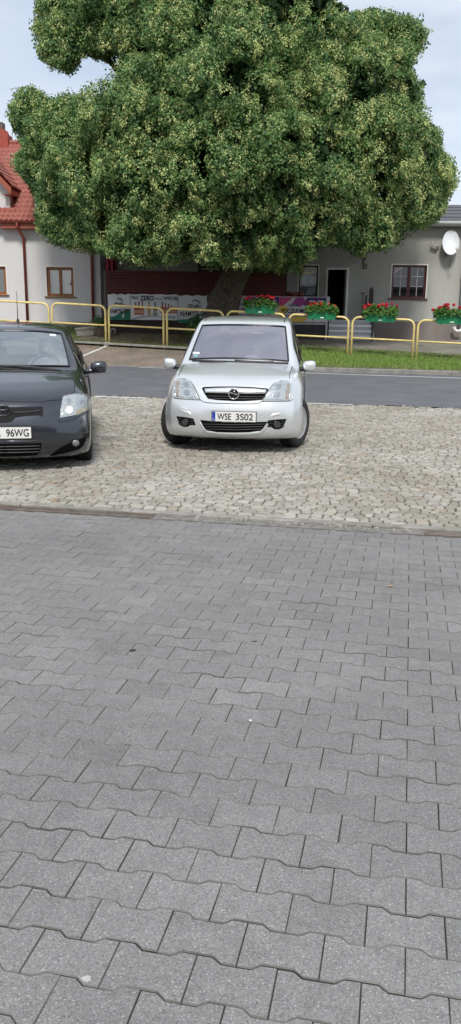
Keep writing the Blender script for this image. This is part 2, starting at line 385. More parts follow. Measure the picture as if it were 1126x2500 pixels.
pa = at_plane(381, 1259, Vector((0, 0, .25)), Vector((0, .0297, 1))); aE = AB(pa.x, pa.y)[0]
drain(aE-7.0, aE, 'rusty slotted drain grating along the paving edge in front of the dark hatchback')
pa2 = at_plane(1035, 1292, Vector((0, 0, .25)), Vector((0, .0297, 1))); aR = AB(pa2.x, pa2.y)[0]
drain(aR, aR+4.5, 'worn drain grating at the right end of the paving edge, partly filled with dirt')

# --- granite setts
def sett_material():
    m = bpy.data.materials.new('granite_setts'); m.use_nodes = True; nt = m.node_tree; n = nt.nodes; l = nt.links; b = n['Principled BSDF']
    tc = n.new('ShaderNodeTexCoord'); at = n.new('ShaderNodeAttribute'); at.attribute_name = 'tint'
    b.inputs['Roughness'].default_value = .8
    r = n.new('ShaderNodeValToRGB'); e = r.color_ramp.elements; e[0].position = 0; e[0].color = (.27, .255, .22, 1); e[1].position = 1; e[1].color = (.34, .265, .21, 1)
    for p, c in ((.2, (.315, .30, .265)), (.45, (.35, .335, .30)), (.7, (.385, .37, .335)), (.9, (.44, .425, .39)), (.965, (.38, .335, .27))):
        q = e.new(p); q.color = (*c, 1)
    l.new(at.outputs['Fac'], r.inputs[0])
    v = n.new('ShaderNodeTexNoise'); v.inputs['Scale'].default_value = 120; v.inputs['Detail'].default_value = 3; l.new(tc.outputs['Object'], v.inputs['Vector'])
    m1 = n.new('ShaderNodeMix'); m1.data_type = 'RGBA'; m1.blend_type = 'OVERLAY'; m1.inputs[0].default_value = .6; l.new(r.outputs[0], m1.inputs[6]); l.new(v.outputs['Fac'], m1.inputs[7])
    n3 = n.new('ShaderNodeTexNoise'); n3.inputs['Scale'].default_value = .9; n3.inputs['Detail'].default_value = 5; l.new(tc.outputs['Object'], n3.inputs['Vector'])
    r3 = n.new('ShaderNodeValToRGB'); r3.color_ramp.elements[0].position = .32; r3.color_ramp.elements[1].position = .66
    r3.color_ramp.elements[0].color = (.82, .79, .72, 1); r3.color_ramp.elements[1].color = (1.04, 1.04, 1.04, 1); l.new(n3.outputs['Fac'], r3.inputs[0])
    m2 = n.new('ShaderNodeMix'); m2.data_type = 'RGBA'; m2.blend_type = 'MULTIPLY'; m2.inputs[0].default_value = 1; l.new(m1.outputs[2], m2.inputs[6]); l.new(r3.outputs[0], m2.inputs[7])
    l.new(m2.outputs[2], b.inputs['Base Color'])
    bp = n.new('ShaderNodeBump'); bp.inputs['Strength'].default_value = .6; bp.inputs['Distance'].default_value = .004; l.new(v.outputs['Fac'], bp.inputs['Height']); l.new(bp.outputs[0], b.inputs['Normal'])
    return m
def build_setts():
    n = 8; Vl = []; Fq = []; Ft = []; ti = []; base = 0
    ring = np.arange(n); nx = (ring+1) % n; g = RNG
    b = B_DRAIN+.15
    corner = np.array([[1, -.8], [1, .8], [.85, 1], [-.85, 1], [-1, .8], [-1, -.8], [-.85, -1], [.85, -1]], float)
    while b < B_ROAD0+.12:
        rh = g.uniform(.072, .098); a = -8.6+g.uniform(0, .1)
        while a < 7.6:
            w_ = g.uniform(.068, .130); cb = b+rh/2+math.sin(a*1.7+b*3)*.012; ca = a+w_/2
            x, y = ca*EU.x+cb*EV.x, ca*EU.y+cb*EV.y
            a += w_
            if not (-7.2 < x < 7.2): continue
            if cb > B_ROAD0-.12 and g.random() < (cb-B_ROAD0+.12)*3.5: continue
            hw, hh = w_/2-.0038-g.uniform(0, .0028), rh/2-.0036-g.uniform(0, .003)
            jit = g.normal(0, .0036, (n, 2)); P = corner*[hw, hh]+jit; th = g.normal(0, .05)
            c_, s_ = math.cos(th), math.sin(th); P = P @ np.array([[c_, s_], [-s_, c_]])
            z = G(x, y)+g.normal(0, .004); tl = g.normal(0, .035, 2)
            for sc_, h in ((1.0, -.035), (.985, -.006), (.86, 0.0)):
                Q = P*sc_; U = Q[:, 0]+ca; W = Q[:, 1]+cb
                Vl.append(np.stack([U*EU.x+W*EV.x, U*EU.y+W*EV.y, z+h+Q @ tl], 1))
            Vl.append(np.array([[x, y, z+.0015]]))
            for lv in (0, 1):
                A = base+lv*n; Fq.append(np.stack([A+ring, A+nx, A+n+nx, A+n+ring], 1))
            Ft.append(np.stack([base+2*n+ring, base+2*n+nx, np.full(n, base+3*n)], 1)); ti.append(g.random()); base += 3*n+1
        b += rh
    V = np.concatenate(Vl); FQ = np.concatenate(Fq); FT = np.concatenate(Ft)
    me = np_mesh('cobbled_lot', V, [FQ, FT]); per_item_attr(me, np.concatenate([np.repeat(ti, 2*n), np.repeat(ti, n)]))
    print('setts', len(ti))
    return link('cobbled_lot', me, sett_material())
struct('cobbled_lot', build_setts())
M_SAND = mat('sett_joints', (.19, .175, .14), .95, color2=(.10, .10, .065), scale=5, bump=.5)
struct('cobble_bed', ab_sheet('cobble_bed', np.arange(-10, 9.1, 1), np.append(np.arange(B_DRAIN+.03, B_ROAD0+.1, .25), B_ROAD0+.1), lambda x, y: G(x, y)-.013, M_SAND))

# --- asphalt road with painted edge lines
M_ASPH = mat('asphalt', (.150, .152, .162), .85, color2=(.108, .111, .122), scale=1.4, bump=.5, bscale=180)
_n = M_ASPH.node_tree
road = ab_sheet('road', np.concatenate([[-60, -30], np.arange(-14, 14.1, .25), [30, 60]]), np.linspace(B_ROAD0-.0, B_ROAD1, 12), lambda x, y: G(x, y)+.004, M_ASPH)
for v in road.data.vertices:      # ragged near edge where asphalt meets setts
    a, b = AB(v.co.x, v.co.y)
    if abs(b-B_ROAD0) < .02 and abs(a) < 14.1:
        d = random.uniform(-.07, .07); v.co.x += d*EV.x; v.co.y += d*EV.y
struct('road', road)
M_LINE = mat('road_paint', (.78, .78, .76), .7, color2=(.55, .55, .54), scale=6)
def line(a0, a1, b0, w_, zoff=.010, m=M_LINE, b1=None):
    mb = MB(); k = max(1, int((a1-a0)/.4)); b1 = b0 if b1 is None else b1; pv = None
    for i in range(k+1):
        a = lerp(a0, a1, i/k); bb = lerp(b0, b1, i/k); q = []
        for s_ in (-w_/2, w_/2):
            x, y = a*EU.x+(bb+s_)*EV.x, a*EU.y+(bb+s_)*EV.y; q.append(mb.b.verts.new((x, y, G(x, y)+zoff)))
        if pv: mb.b.faces.new((pv[0], q[0], q[1], pv[1]))
        pv = q
    return struct('road_marking', mb.done('road_marking', m))
def ab_px(px, py, z=0.0): p = at_z(px, py, z); return AB(p.x, p.y)
aL, bL = ab_px(232, 969); aM, bM = ab_px(362, 972)
line(aL, aM, bL, .12)
aL, bL = ab_px(757, 985.5); aM, bM = ab_px(862, 989)
line(aL, aM, bL, .09)
aL, bL = ab_px(340, 898); aM, bM = ab_px(432, 904)
line(aL, aM, bL, .12)
aL, bL = ab_px(735, 911); aM, bM = ab_px(1126, 924)
line(aL, aM+5, bL, .13, b1=bM-.35)

# --- far side: kerbs, brick parking bay, grass verge, pavement
M_KERB = mat('kerb_stone', (.30, .285, .265), .85, color2=(.17, .165, .14), scale=5, bump=.5, bscale=60)
a_bay = AB(X_BAY, 22)[0]
kb = thing('road_kerb', 'grey concrete kerb between the road and the grass verge', 'kerb'); kb['kind'] = 'structure'
for i in range(16):
    a = a_bay+i*1.0
    strip_solid('kerb_stone', a+.004, a+.996, B_ROAD1, B_ROAD1+.15, .12, M_KERB, lambda x, y: 0.0, .5, .0, .015).parent = kb
kb2 = thing('bay_kerb', 'grey concrete kerb at the back of the brick parking bay', 'kerb'); kb2['kind'] = 'structure'
for i in range(17):
    a = a_bay-16+i-1.0
    strip_solid('kerb_stone', a+.004, a+.996, B_RAIL-.30, B_RAIL-.16, .0, M_KERB, lambda x, y: zr(x)-.005, .5, .0, .015).parent = kb2
strip_solid('kerb_stone', a_bay-17, a_bay, B_ROAD1-.01, B_ROAD1+.10, .022, M_KERB, lambda x, y: 0.0, .5).parent = kb2
# bay bricks: herringbone of small blocks drawn by the brick texture on real ground
mbr = bpy.data.materials.new('bay_bricks'); mbr.use_nodes = True; n_ = mbr.node_tree.nodes; l_ = mbr.node_tree.links
tcx = n_.new('ShaderNodeTexCoord'); mpx = n_.new('ShaderNodeMapping'); mpx.inputs['Rotation'].default_value = (0, 0, R(57)); bt = n_.new('ShaderNodeTexBrick')
bt.inputs['Scale'].default_value = 5.0; bt.inputs['Color1'].default_value = (.36, .30, .25, 1); bt.inputs['Color2'].default_value = (.27, .225, .19, 1); bt.inputs['Mortar'].default_value = (.12, .10, .085, 1); bt.inputs['Mortar Size'].default_value = .03
nzz = n_.new('ShaderNodeTexNoise'); nzz.inputs['Scale'].default_value = 1.3; nzz.inputs['Detail'].default_value = 5
rm = n_.new('ShaderNodeValToRGB'); rm.color_ramp.elements[0].position = .35; rm.color_ramp.elements[1].position = .65; rm.color_ramp.elements[0].color = (.7, .72, .68, 1); rm.color_ramp.elements[1].color = (1.05, 1.0, .98, 1)
mm = n_.new('ShaderNodeMix'); mm.data_type = 'RGBA'; mm.blend_type = 'MULTIPLY'; mm.inputs[0].default_value = 1
l_.new(tcx.outputs['Object'], mpx.inputs[0]); l_.new(mpx.outputs[0], bt.inputs['Vector']); l_.new(tcx.outputs['Object'], nzz.inputs['Vector']); l_.new(nzz.outputs['Fac'], rm.inputs[0])
l_.new(bt.outputs['Color'], mm.inputs[6]); l_.new(rm.outputs[0], mm.inputs[7]); l_.new(mm.outputs[2], n_['Principled BSDF'].inputs['Base Color']); n_['Principled BSDF'].inputs['Roughness'].default_value = .85
bpx = n_.new('ShaderNodeBump'); bpx.inputs['Strength'].default_value = .6; bpx.inputs['Distance'].default_value = .006; bpx.invert = True; l_.new(bt.outputs['Fac'], bpx.inputs['Height']); l_.new(bpx.outputs[0], n_['Principled BSDF'].inputs['Normal'])
struct('parking_bay', ab_sheet('parking_bay', np.arange(a_bay-17, a_bay+.01, .5), np.linspace(B_ROAD1+.10, B_RAIL-.30, 9), lambda x, y: G(x, y)+.004, mbr))
# white bay line and painted corner stone
p_a = at_plane(258, 849, Vector((0, EV.y and (B_RAIL-.32)/EV.y, 0)), EV); p_b = at_z(196, 864, .16)
aa, ba = AB(p_a.x, p_a.y); ab_, bb_ = aa-.35, ba-2.4
mb = MB()
for i in range(8):
    q = []
    for j in (i, i+1):
        t = j/8; a = lerp(aa, ab_, t); b = lerp(ba, bb_, t)
        for s_ in (-.05, .05): x, y = (a+s_)*EU.x+b*EV.x, (a+s_)*EU.y+b*EV.y; q.append((x, y, G(x, y)+.010))
    mb.quad(q[0], q[1], q[3], q[2])
struct('bay_marking', mb.done('bay_marking', M_LINE))
# verge and strip behind the kerb
M_SOIL = mat('verge_soil', (.115, .13, .045), .95, color2=(.08, .075, .04), scale=2.5, bump=.6)
def zv(x, y):
    b = AB(x, y)[1]
    return lerp(.115, zr(x), min(1, max(0, (b-B_ROAD1-.15)/(B_RAIL-B_ROAD1-.15)))) if b < B_RAIL else G(x, y)+.02
struct('verge', ab_sheet('verge', np.arange(a_bay, a_bay+16, .5), np.linspace(B_ROAD1+.15, 27.4, 12), zv, M_SOIL))
M_PATH = mat('trodden_path', (.24, .22, .19), .95, color2=(.14, .13, .10), scale=1.3, bump=.5)
struct('path', ab_sheet('path', np.arange(-17, 14, .5), np.linspace(B_RAIL-.16, 36, 30), lambda x, y: G(x, y)-.012 if AB(x, y)[1] > 27.4 or AB(x, y)[0] < a_bay else G(x, y)-.03, M_PATH))
# grass blades, as real little blades
def grass(name, label, pts, hmin, hmax, cols):
    n = len(pts); g = RNG; P = np.array(pts); th = g.uniform(0, 2*np.pi, n); h = g.uniform(hmin, hmax, n); w_ = g.uniform(.004, .009, n)*1.5
    dx, dy = np.cos(th)*w_, np.sin(th)*w_; lean = g.normal(0, .35, (n, 2))*h[:, None]
    A = P+np.stack([-dx, -dy, 0*dx], 1); B = P+np.stack([dx, dy, 0*dx], 1); T = P+np.concatenate([lean, h[:, None]], 1)
    V = np.stack([A, B, T], 1).reshape(-1, 3); me = np_mesh(name, V, np.arange(3*n).reshape(n, 3)); per_item_attr(me, g.random(n))
    m = bpy.data.materials.new(name+'_mat'); m.use_nodes = True; nn = m.node_tree.nodes; ll = m.node_tree.links; at = nn.new('ShaderNodeAttribute'); at.attribute_name = 'tint'
    r = nn.new('ShaderNodeValToRGB'); r.color_ramp.elements[0].color = col4(cols[0]); r.color_ramp.elements[1].color = col4(cols[1]); ll.new(at.outputs['Fac'], r.inputs[0]); ll.new(r.outputs[0], nn['Principled BSDF'].inputs['Base Color']); nn['Principled BSDF'].inputs['Roughness'].default_value = .7
    return tag(link(name, me, m), label, 'grass', kind='stuff')
pts = []
while len(pts) < 60000:
    a = random.uniform(a_bay, a_bay+12); b = random.triangular(B_ROAD1+.16, 27.4, 24); x, y = a*EU.x+b*EV.x, a*EU.y+b*EV.y
    if math.sin(x*2.1+y)*math.sin(y*3.3-x) > .55 and random.random() < .6: continue
    pts.append((x, y, zv(x, y)-.004))
grass('grass', 'short mown green grass on the verge by the road', pts, .03, .075, ((.09, .17, .022), (.24, .35, .07)))
pts = []
p1 = at_y(170, 812, 29.5)
for i in range(26000):
    a = random.uniform(-17, a_bay); b = B_RAIL-.15+abs(random.gauss(0, .22)); x, y = a*EU.x+b*EV.x, a*EU.y+b*EV.y
    if b > B_RAIL+.6: continue
    pts.append((x, y, G(x, y)-.015))
for i in range(16000):
    x = random.uniform(p1.x-4.5, p1.x+.6); y = random.uniform(27.6, 31.2); pts.append((x, y, G(x, y)-.015))
grass('grass', 'patchy green grass along the back of the parking bay and before the white house', pts, .02, .06, ((.05, .09, .015), (.14, .18, .04)))
# oil spots, leaf litter and gum on the paving
def blob(px, py, r, m, name, label, cat, h=.0022):
    p = at_plane(px, py, Vector((0, 0, .25)), Vector((0, .0297, 1))); mb = MB(); k = 14
    vs = []
    for i in range(k):
        t = 2*math.pi*i/k; rr = r*random.uniform(.6, 1.2); x, y = p.x+math.cos(t)*rr*1.4, p.y+math.sin(t)*rr; vs.append(mb.b.verts.new((x, y, .25-.0297*y+h)))
    mb.b.faces.new(vs)
    r_ = bmesh.ops.extrude_face_region(mb.b, geom=list(mb.b.faces)); 
    for v in [g_ for g_ in r_['geom'] if isinstance(g_, bmesh.types.BMVert)]: v.co.z -= .002
    return tag(mb.done(name, m), label, cat)
M_OIL = mat('tar_spot', (.03, .03, .03), .6, var=.3)
blob(323, 1588, .013, M_OIL, 'tar_spot', 'larger dark tar spot on the grey paving, left of centre', 'stain')
blob(622, 1566, .008, M_OIL, 'tar_spot', 'small dark tar spot on the grey paving, right of the larger one', 'stain')
blob(612, 1759, .005, mat('bird_lime', (.75, .75, .72), .8, var=.1), 'gum_spot', 'tiny white spot on the grey paving near its middle', 'stain')
blob(212, 2391, .010, mat('old_gum', (.45, .45, .44), .8, var=.1), 'gum_spot', 'pale flattened gum on the nearest paving at the left', 'stain')
blob(955, 1432, .014, mat('litter', (.34, .25, .16), .9, var=.2), 'dry_leaf', 'small dry brown leaf on the paving at the right', 'leaf', .006)
# ================================================================ THE LINDEN
TREE_Y = 28.0
tb0 = at_y(522, 775, TREE_Y); tb0.z = G(tb0.x, TREE_Y)-.05
def leaf_material(name, ca, cb, trans):
    m = bpy.data.materials.new(name); m.use_nodes = True; nt = m.node_tree; n = nt.nodes; l = nt.links; b = n['Principled BSDF']; o = n['Material Output']
    at = n.new('ShaderNodeAttribute'); at.attribute_name = 'tint'
    r = n.new('ShaderNodeValToRGB'); e = r.color_ramp.elements; e[0].color = col4(ca); e[1].color = col4(cb); l.new(at.outputs['Fac'], r.inputs[0])
    l.new(r.outputs[0], b.inputs['Base Color']); b.inputs['Roughness'].default_value = .5; b.inputs['Specular IOR Level'].default_value = .35
    t = n.new('ShaderNodeBsdfTranslucent'); l.new(r.outputs[0], t.inputs[0]); mi = n.new('ShaderNodeMixShader'); mi.inputs[0].default_value = trans
    l.new(b.outputs[0], mi.inputs[1]); l.new(t.outputs[0], mi.inputs[2]); l.new(mi.outputs[0], o.inputs[0]); return m
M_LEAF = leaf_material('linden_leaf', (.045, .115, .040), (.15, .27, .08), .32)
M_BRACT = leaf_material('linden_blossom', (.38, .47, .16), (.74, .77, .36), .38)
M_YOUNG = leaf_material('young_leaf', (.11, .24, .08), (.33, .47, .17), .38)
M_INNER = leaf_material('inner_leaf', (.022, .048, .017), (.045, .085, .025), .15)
M_BARK = mat('bark', (.115, .095, .070), .95, color2=(.045, .038, .028), scale=9, bump=1.0, bscale=26)
# lobes: px, py, distance, radius in metres
LOBES = [  # back and middle mass
 (560,330,28.5,4.6),(400,420,28,3.6),(740,400,28,3.8),(560,80,28.5,3.8),(700,150,28.5,3.5),(420,200,28.5,3.0),(300,380,28,3.0),(860,300,28,3.0),(900,430,28,2.8),(230,420,28,2.3),
 (620,-60,28.5,3.0),(450,0,28.5,2.6),(760,30,28.5,2.4),(560,500,28,2.6),(700,520,28,2.0),(400,540,28,1.6),
 # front lobes
 (330,560,25.4,1.15),(420,560,25.0,1.2),(520,560,24.8,1.2),(610,540,25.0,1.2),(690,540,25.4,1.1),(250,540,26.2,1.1),(170,530,27,1.05),(150,460,27,1.15),(240,450,25.6,1.35),(340,455,24.8,1.35),(300,330,25.4,1.5),(420,330,24.8,1.5),
 (450,440,24.2,1.3),(560,400,24.0,1.5),(660,410,24.3,1.5),(550,270,24.5,1.6),(480,210,25.2,1.3),(590,150,25,1.5),(380,250,25.6,1.3),(270,270,26.3,1.3),(200,330,26.8,1.3),(120,380,27.4,1.1),(90,330,27.8,.8),(70,262,28,.72),(105,270,28,.6),(55,300,28.2,.5),(70,410,28,.6),(100,440,27.8,.7),
 (770,400,24.8,1.4),(740,520,25.4,1.2),(830,510,25.8,1.15),(900,540,26.4,1.0),(960,500,26.8,1.1),(1000,430,27,1.2),(1050,440,27.6,.9),(1075,420,27.8,.55),(1010,350,27,1.2),(960,260,26.6,1.3),(1000,230,27.5,.8),(890,230,25.8,1.5),(900,350,25.4,1.4),(860,430,25.2,.95),(800,260,25.5,1.4),(720,260,25.6,1.2),(700,330,25.4,1.1),(1050,370,27.6,.7),(1000,500,27.2,.9),(1040,500,27.6,.6),(860,560,26.2,.8),(780,570,26.2,.7),
 # upper
 (380,90,26.8,1.4),(470,90,26,1.4),(300,50,27.6,1.3),(200,40,28.2,1.2),(150,80,28.2,.8),(130,40,28.4,.6),(140,120,28,.55),(165,150,28,.35),(250,110,28,.7),(320,160,27.4,.9),(250,0,28,1.1),(140,0,28.4,.7),
 (640,40,26.4,1.4),(720,110,26.2,1.3),(800,130,26.4,1.2),(870,90,27.2,1.1),(940,80,27.8,.8),(985,90,28,.7),(1015,85,28,.4),(960,130,27.8,.6),(800,30,27.4,1.2),(760,190,26,1.0),(900,160,27,.9),(960,190,27.2,.8),(840,0,28.0,.6),
 (550,20,26.8,1.4),(420,-20,27,1.5),(700,-20,27.2,1.6),
 # underside fringe
 (210,585,26.6,.6),(300,600,26,.55),(370,610,25.8,.5),(440,600,25.6,.6),(530,605,25.6,.55),(590,600,25.6,.5),(720,595,25.8,.6),(880,585,26.6,.5),(930,575,26.8,.55),(660,600,25.8,.45),(150,570,27,.5),(740,620,26.4,.3),
 # hidden back side, for other viewpoints
 (300,300,31,2.4),(500,200,31.5,2.8),(700,250,31.5,2.8),(850,350,31,2.4),(560,450,31,2.6),(600,50,31.2,2.4),(210,420,29.6,1.9),(990,420,29.2,1.9),(900,210,29.6,1.9),(320,100,29.6,1.9),(700,330,30.2,3.0),(850,500,29.4,2.0),(430,500,29.6,2.2),(960,330,29.2,1.6)]
HOLES = [(205,190,95,55),(165,205,60,45),(893,405,9,32),(258,408,6,8),(515,95,8,14),(722,300,9,14),(350,378,5,7),(290,150,6,8),(60,330,18,12),(645,290,10,60)]
OUTLINE = [(95,-60),(92,30),(85,80),(90,130),(130,165),(165,184),(187,182),(190,135),(225,130),(255,145),(272,176),(225,190),(195,225),(150,232),(128,245),(100,228),(70,212),(42,225),(25,260),(30,290),(48,330),(60,360),(35,385),(50,420),(80,450),(90,480),(100,500),(88,520),(95,560),(115,580),(160,600),(200,608),(250,615),(300,630),(340,645),(420,640),(440,630),(480,628),(520,640),(600,650),(660,660),(725,668),(732,640),(765,620),(770,595),(830,590),(855,600),(885,628),(895,600),(930,608),(980,585),(985,560),(1040,550),(1070,530),(1100,470),(1115,430),(1095,385),(1075,375),(1070,325),(1045,300),(1030,250),(1020,200),(1000,165),(1010,140),(1030,115),(1045,80),(1020,50),(970,35),(920,25),(870,30),(840,30),(815,10),(812,-60),(812,-2000),(95,-2000)]
def inside_outline(X, Y):
    "which points fall within the crown's outline as traced from the photograph"
    c = np.zeros(len(X), bool); n = len(OUTLINE)
    for i in range(n):
        (x0, y0), (x1, y1) = OUTLINE[i], OUTLINE[(i+1) % n]
        if y0 == y1: continue
        m = (y0 > Y) != (y1 > Y); c ^= m & (X < (x1-x0)*(Y-y0)/(y1-y0)+x0)
    return c
def hole(px, py):
    for x, y, a, b in HOLES[:2]:
        if ((px-x)/a)**2+((py-y)/b)**2 < 1: return 2
    for x, y, a, b in HOLES[2:]:
        if ((px-x)/a)**2+((py-y)/b)**2 < 1: return 1
    return 0
CREVICE = [(642,285,11,70),(492,388,20,58),(252,548,20,46),(455,600,18,40),(705,335,26,22),(772,565,12,40),(215,402,12,42),(560,345,30,9),(330,400,10,34),(605,455,9,44),(820,470,12,30),(395,330,24,9),(560,170,10,44),(760,250,9,34),(930,470,16,24),(350,120,22,16),(690,180,18,18),(160,330,18,8),(640,560,14,24),(350,575,10,22),(960,330,10,26),(265,280,24,8),(800,90,14,14)]
def in_crevice(px, py):
    "deep dark gaps between the front boughs"
    m = np.zeros(len(px), bool)
    for x, y, a, b in CREVICE: m |= ((px-x)/a)**2+((py-y)/b)**2 < 1
    return m
def to_px(P):
    "pixel of world points, used to check the crown's outline against the gaps between its boughs"
    Q = P-np.array([0, 0, CAM_H]); f = np.array(_f); r = np.array(_r); u = np.array(_u); z = Q @ f
    return 563+FPX*(Q @ r)/z, 1250-FPX*(Q @ u)/z
def crown():
    g = RNG; clumps = []      # centre, radius, outwardness, lobe id
    lob = []
    for (px, py, y, r) in LOBES: c = at_y(px, py, y); lob.append((np.array(c)+np.array([0, 0, .05]), r-.24 if r > .5 else r-.14))
    for li, (c, r) in enumerate(lob):
        big = r > 1.9
        n = int((20 if big else 17)*r*r)+8
        d = g.normal(0, 1, (n, 3)); d /= np.linalg.norm(d, axis=1)[:, None]
        rr = r*(g.uniform(.80, 1.04, n) if not big else g.uniform(.75, .98, n))
        # lumpy lobe: low-frequency swelling
        k = g.normal(0, 1.8, (4, 3)); ph = g.uniform(0, 6, 4); sw = np.zeros(n)
        for q in range(4): sw += np.sin(d @ k[q]*1.6+ph[q])
        rr *= 1+.085*sw
        P = c+d*rr[:, None]*np.array([1, 1, .92])
        for i in range(n): clumps.append((P[i], g.uniform(.30, .56) if not big else g.uniform(.25, .42), d[i], r))
    Cc = np.array([c[0] for c in clumps]); Rr = np.array([c[1] for c in clumps]); D = np.array([c[2] for c in clumps])
    # drop clumps buried deep inside other lobes
    dep = np.full(len(Cc), -9.0)
    for (c, r) in lob: dep = np.maximum(dep, r-np.linalg.norm((Cc-c)/np.array([1, 1, .92]), axis=1))
    keep = dep < .55
    px, py = to_px(Cc); hz = np.array([hole(a, b) for a, b in zip(px, py)])
    keep &= hz == 0
    Cc, Rr, D, dep = Cc[keep], Rr[keep], D[keep], dep[keep]; print('clumps', len(Cc))
    back = Cc[:, 1] > 30.5
    # tufts: small sprays of leaves and blossom sitting on the shell of every clump
    def spread(k_front, k_back, r0, r1, per, cone):
        nt = np.maximum(1, (np.where(back, k_back, k_front)*(Rr/.43)**2)).astype(int); ci = np.repeat(np.arange(len(Cc)), nt); m = len(ci)
        td = g.normal(0, 1, (m, 3))+D[ci]*cone+np.array([0, 0, .25]); td /= np.linalg.norm(td, axis=1)[:, None]
        T = Cc[ci]+td*(Rr[ci]*g.uniform(.82, 1.08, m))[:, None]; tr = g.uniform(r0, r1, m)
        idx = np.repeat(np.arange(m), per); n = len(idx); d = g.normal(0, 1, (n, 3)); d /= np.linalg.norm(d, axis=1)[:, None]
        P = T[idx]+d*(tr[idx]*g.uniform(.2, 1, n)**.5)[:, None]*np.array([1, 1, 1.25])
        jc = g.normal(0, 6, (m, 2)); px, py = to_px(P)
        ok = inside_outline(px+jc[idx, 0]+g.normal(0, 2.5, n), py+jc[idx, 1]+g.normal(0, 2.5, n)) & ~(in_crevice(px+jc[idx, 0]*1.3, py+jc[idx, 1]*1.3) & (P[:, 1] < 27.2))
        P, idx, d = P[ok], idx[ok], d[ok]
        nrm = d*1.0+td[idx]*.7+np.array([0, 0, .3])+g.normal(0, .35, P.shape); nrm /= np.linalg.norm(nrm, axis=1)[:, None]
        return P, nrm, idx, ci, td, T
    return spread, Cc, D, lob
def leaf_mesh(name, P, nrm, size, tint, aspect=1.0, fold=.25, droop=.5):
    n = len(P); g = RNG
    dn = np.array([0, 0, -1.0])*droop+g.normal(0, .6, (n, 3)); ax = dn-(dn*nrm).sum(1)[:, None]*nrm; ax /= np.linalg.norm(ax, axis=1)[:, None]+1e-9
    sd_ = np.cross(nrm, ax); s = size[:, None]
    a = P; b = P+ax*s*.45+sd_*s*.45*aspect+nrm*s*fold*.5; c = P+ax*s; d = P+ax*s*.45-sd_*s*.45*aspect+nrm*s*fold*.5
    V = np.stack([a, b, c, d], 1).reshape(-1, 3)
    I = np.arange(n)*4; me = np_mesh(name, V, np.stack([I, I+1, I+2, I+3], 1)); per_item_attr(me, tint); return me
def build_tree():
    t = thing('linden_tree', 'huge old linden tree in yellow-green blossom leaning over the railing behind the cars', 'tree', tb0)
    spread, Cc, D, lob = crown(); g = RNG; org = np.array(tb0); clt = g.random(len(Cc))
    # darker leaf sprays, then the paler tufts of blossom and young leaves over them
    P, nrm, idx, ci, td, T = spread(15, 5, .12, .20, 14, .5); tt = np.clip(.4+.5*(clt[ci]-.5)+g.normal(0, .18, len(ci)), 0, 1)
    link('foliage', leaf_mesh('foliage', P-org, nrm, g.uniform(.06, .10, len(P)), np.clip(tt[idx]+g.normal(0, .07, len(P)), 0, 1), droop=1.0), M_LEAF, t); print('leaves', len(P))
    P, nrm, idx, ci, td, T = spread(22, 4, .080, .130, 21, .9); tt = g.random(len(ci))
    zone = np.clip(.62+.30*np.sin(T[:, 0]*.9+T[:, 2]*.7)+.2*np.sin(T[:, 2]*1.9-T[:, 0]*.6+1)+.04*(T[:, 0]-2), .2, 1)
    bloom = g.random(len(ci)) < .25+.6*zone; bl = bloom[idx]; tv = np.clip(tt[idx]*.8+g.normal(0, .08, len(P))+.1, 0, 1)
    link('blossom', leaf_mesh('blossom', P[bl]-org, nrm[bl], g.uniform(.04, .07, bl.sum()), tv[bl], aspect=.8, droop=1.2), M_BRACT, t)
    link('young_foliage', leaf_mesh('young_foliage', P[~bl]-org, nrm[~bl], g.uniform(.045, .08, (~bl).sum()), tv[~bl], droop=1.2), M_YOUNG, t); print('tuft leaves', len(P))
    # inner leaves fill the crown behind the outer clumps
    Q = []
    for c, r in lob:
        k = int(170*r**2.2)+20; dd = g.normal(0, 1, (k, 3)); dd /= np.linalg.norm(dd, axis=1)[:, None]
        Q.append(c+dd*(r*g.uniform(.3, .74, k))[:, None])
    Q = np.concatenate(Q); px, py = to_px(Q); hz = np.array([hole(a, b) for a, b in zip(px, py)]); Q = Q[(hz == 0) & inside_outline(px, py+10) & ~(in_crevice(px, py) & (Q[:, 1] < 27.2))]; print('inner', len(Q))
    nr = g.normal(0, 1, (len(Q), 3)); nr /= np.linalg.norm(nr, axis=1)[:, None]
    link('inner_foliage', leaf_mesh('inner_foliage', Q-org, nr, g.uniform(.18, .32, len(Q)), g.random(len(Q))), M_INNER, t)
    # trunk and limbs
    mb = MB(); tp = at_y(590, 640, TREE_Y)-tb0; md = at_y(549, 718, TREE_Y)-tb0
    path = [Vector((-.12, 0, -.1)), Vector((-.05, 0, .25)), md*.55, md, lerp(md, tp, .5), tp, tp+Vector((.15, .1, .8)), tp+Vector((.05, .1, 2.2))]
    rad = [.76, .61, .55, .51, .47, .45, .46, .35]; N_ = 20; rings = []
    for i, (p, r) in enumerate(zip(path, rad)):
        ring = []
        for j in range(N_):
            a = 2*math.pi*j/N_; rr = r*(1+.07*math.sin(3*a+i*.5)+.045*math.sin(7*a+i)+random.uniform(-.02, .02))
            ring.append(mb.b.verts.new(p+Vector((math.cos(a)*rr, math.sin(a)*rr, 0))))
        rings.append(ring)
    for A, B in zip(rings, rings[1:]):
        for j in range(N_): mb.b.faces.new((A[j], A[(j+1) % N_], B[(j+1) % N_], B[j])).smooth = True
    # burls and ridges
    for i in range(26):
        k = random.uniform(.05, .95)*4.0; i0 = int(k); p = lerp(path[i0], path[i0+1], k-i0); r = lerp(rad[i0], rad[i0+1], k-i0); a = random.uniform(0, 6.28)
        mb.sph(p+Vector((math.cos(a), math.sin(a), 0))*r*.93, random.uniform(.04, .09), (1, 1, random.uniform(1.8, 4.0)), 8, 6)
    mb.done('trunk', M_BARK, t)
    mb = MB(); st = tp+Vector((.05, .1, .6))
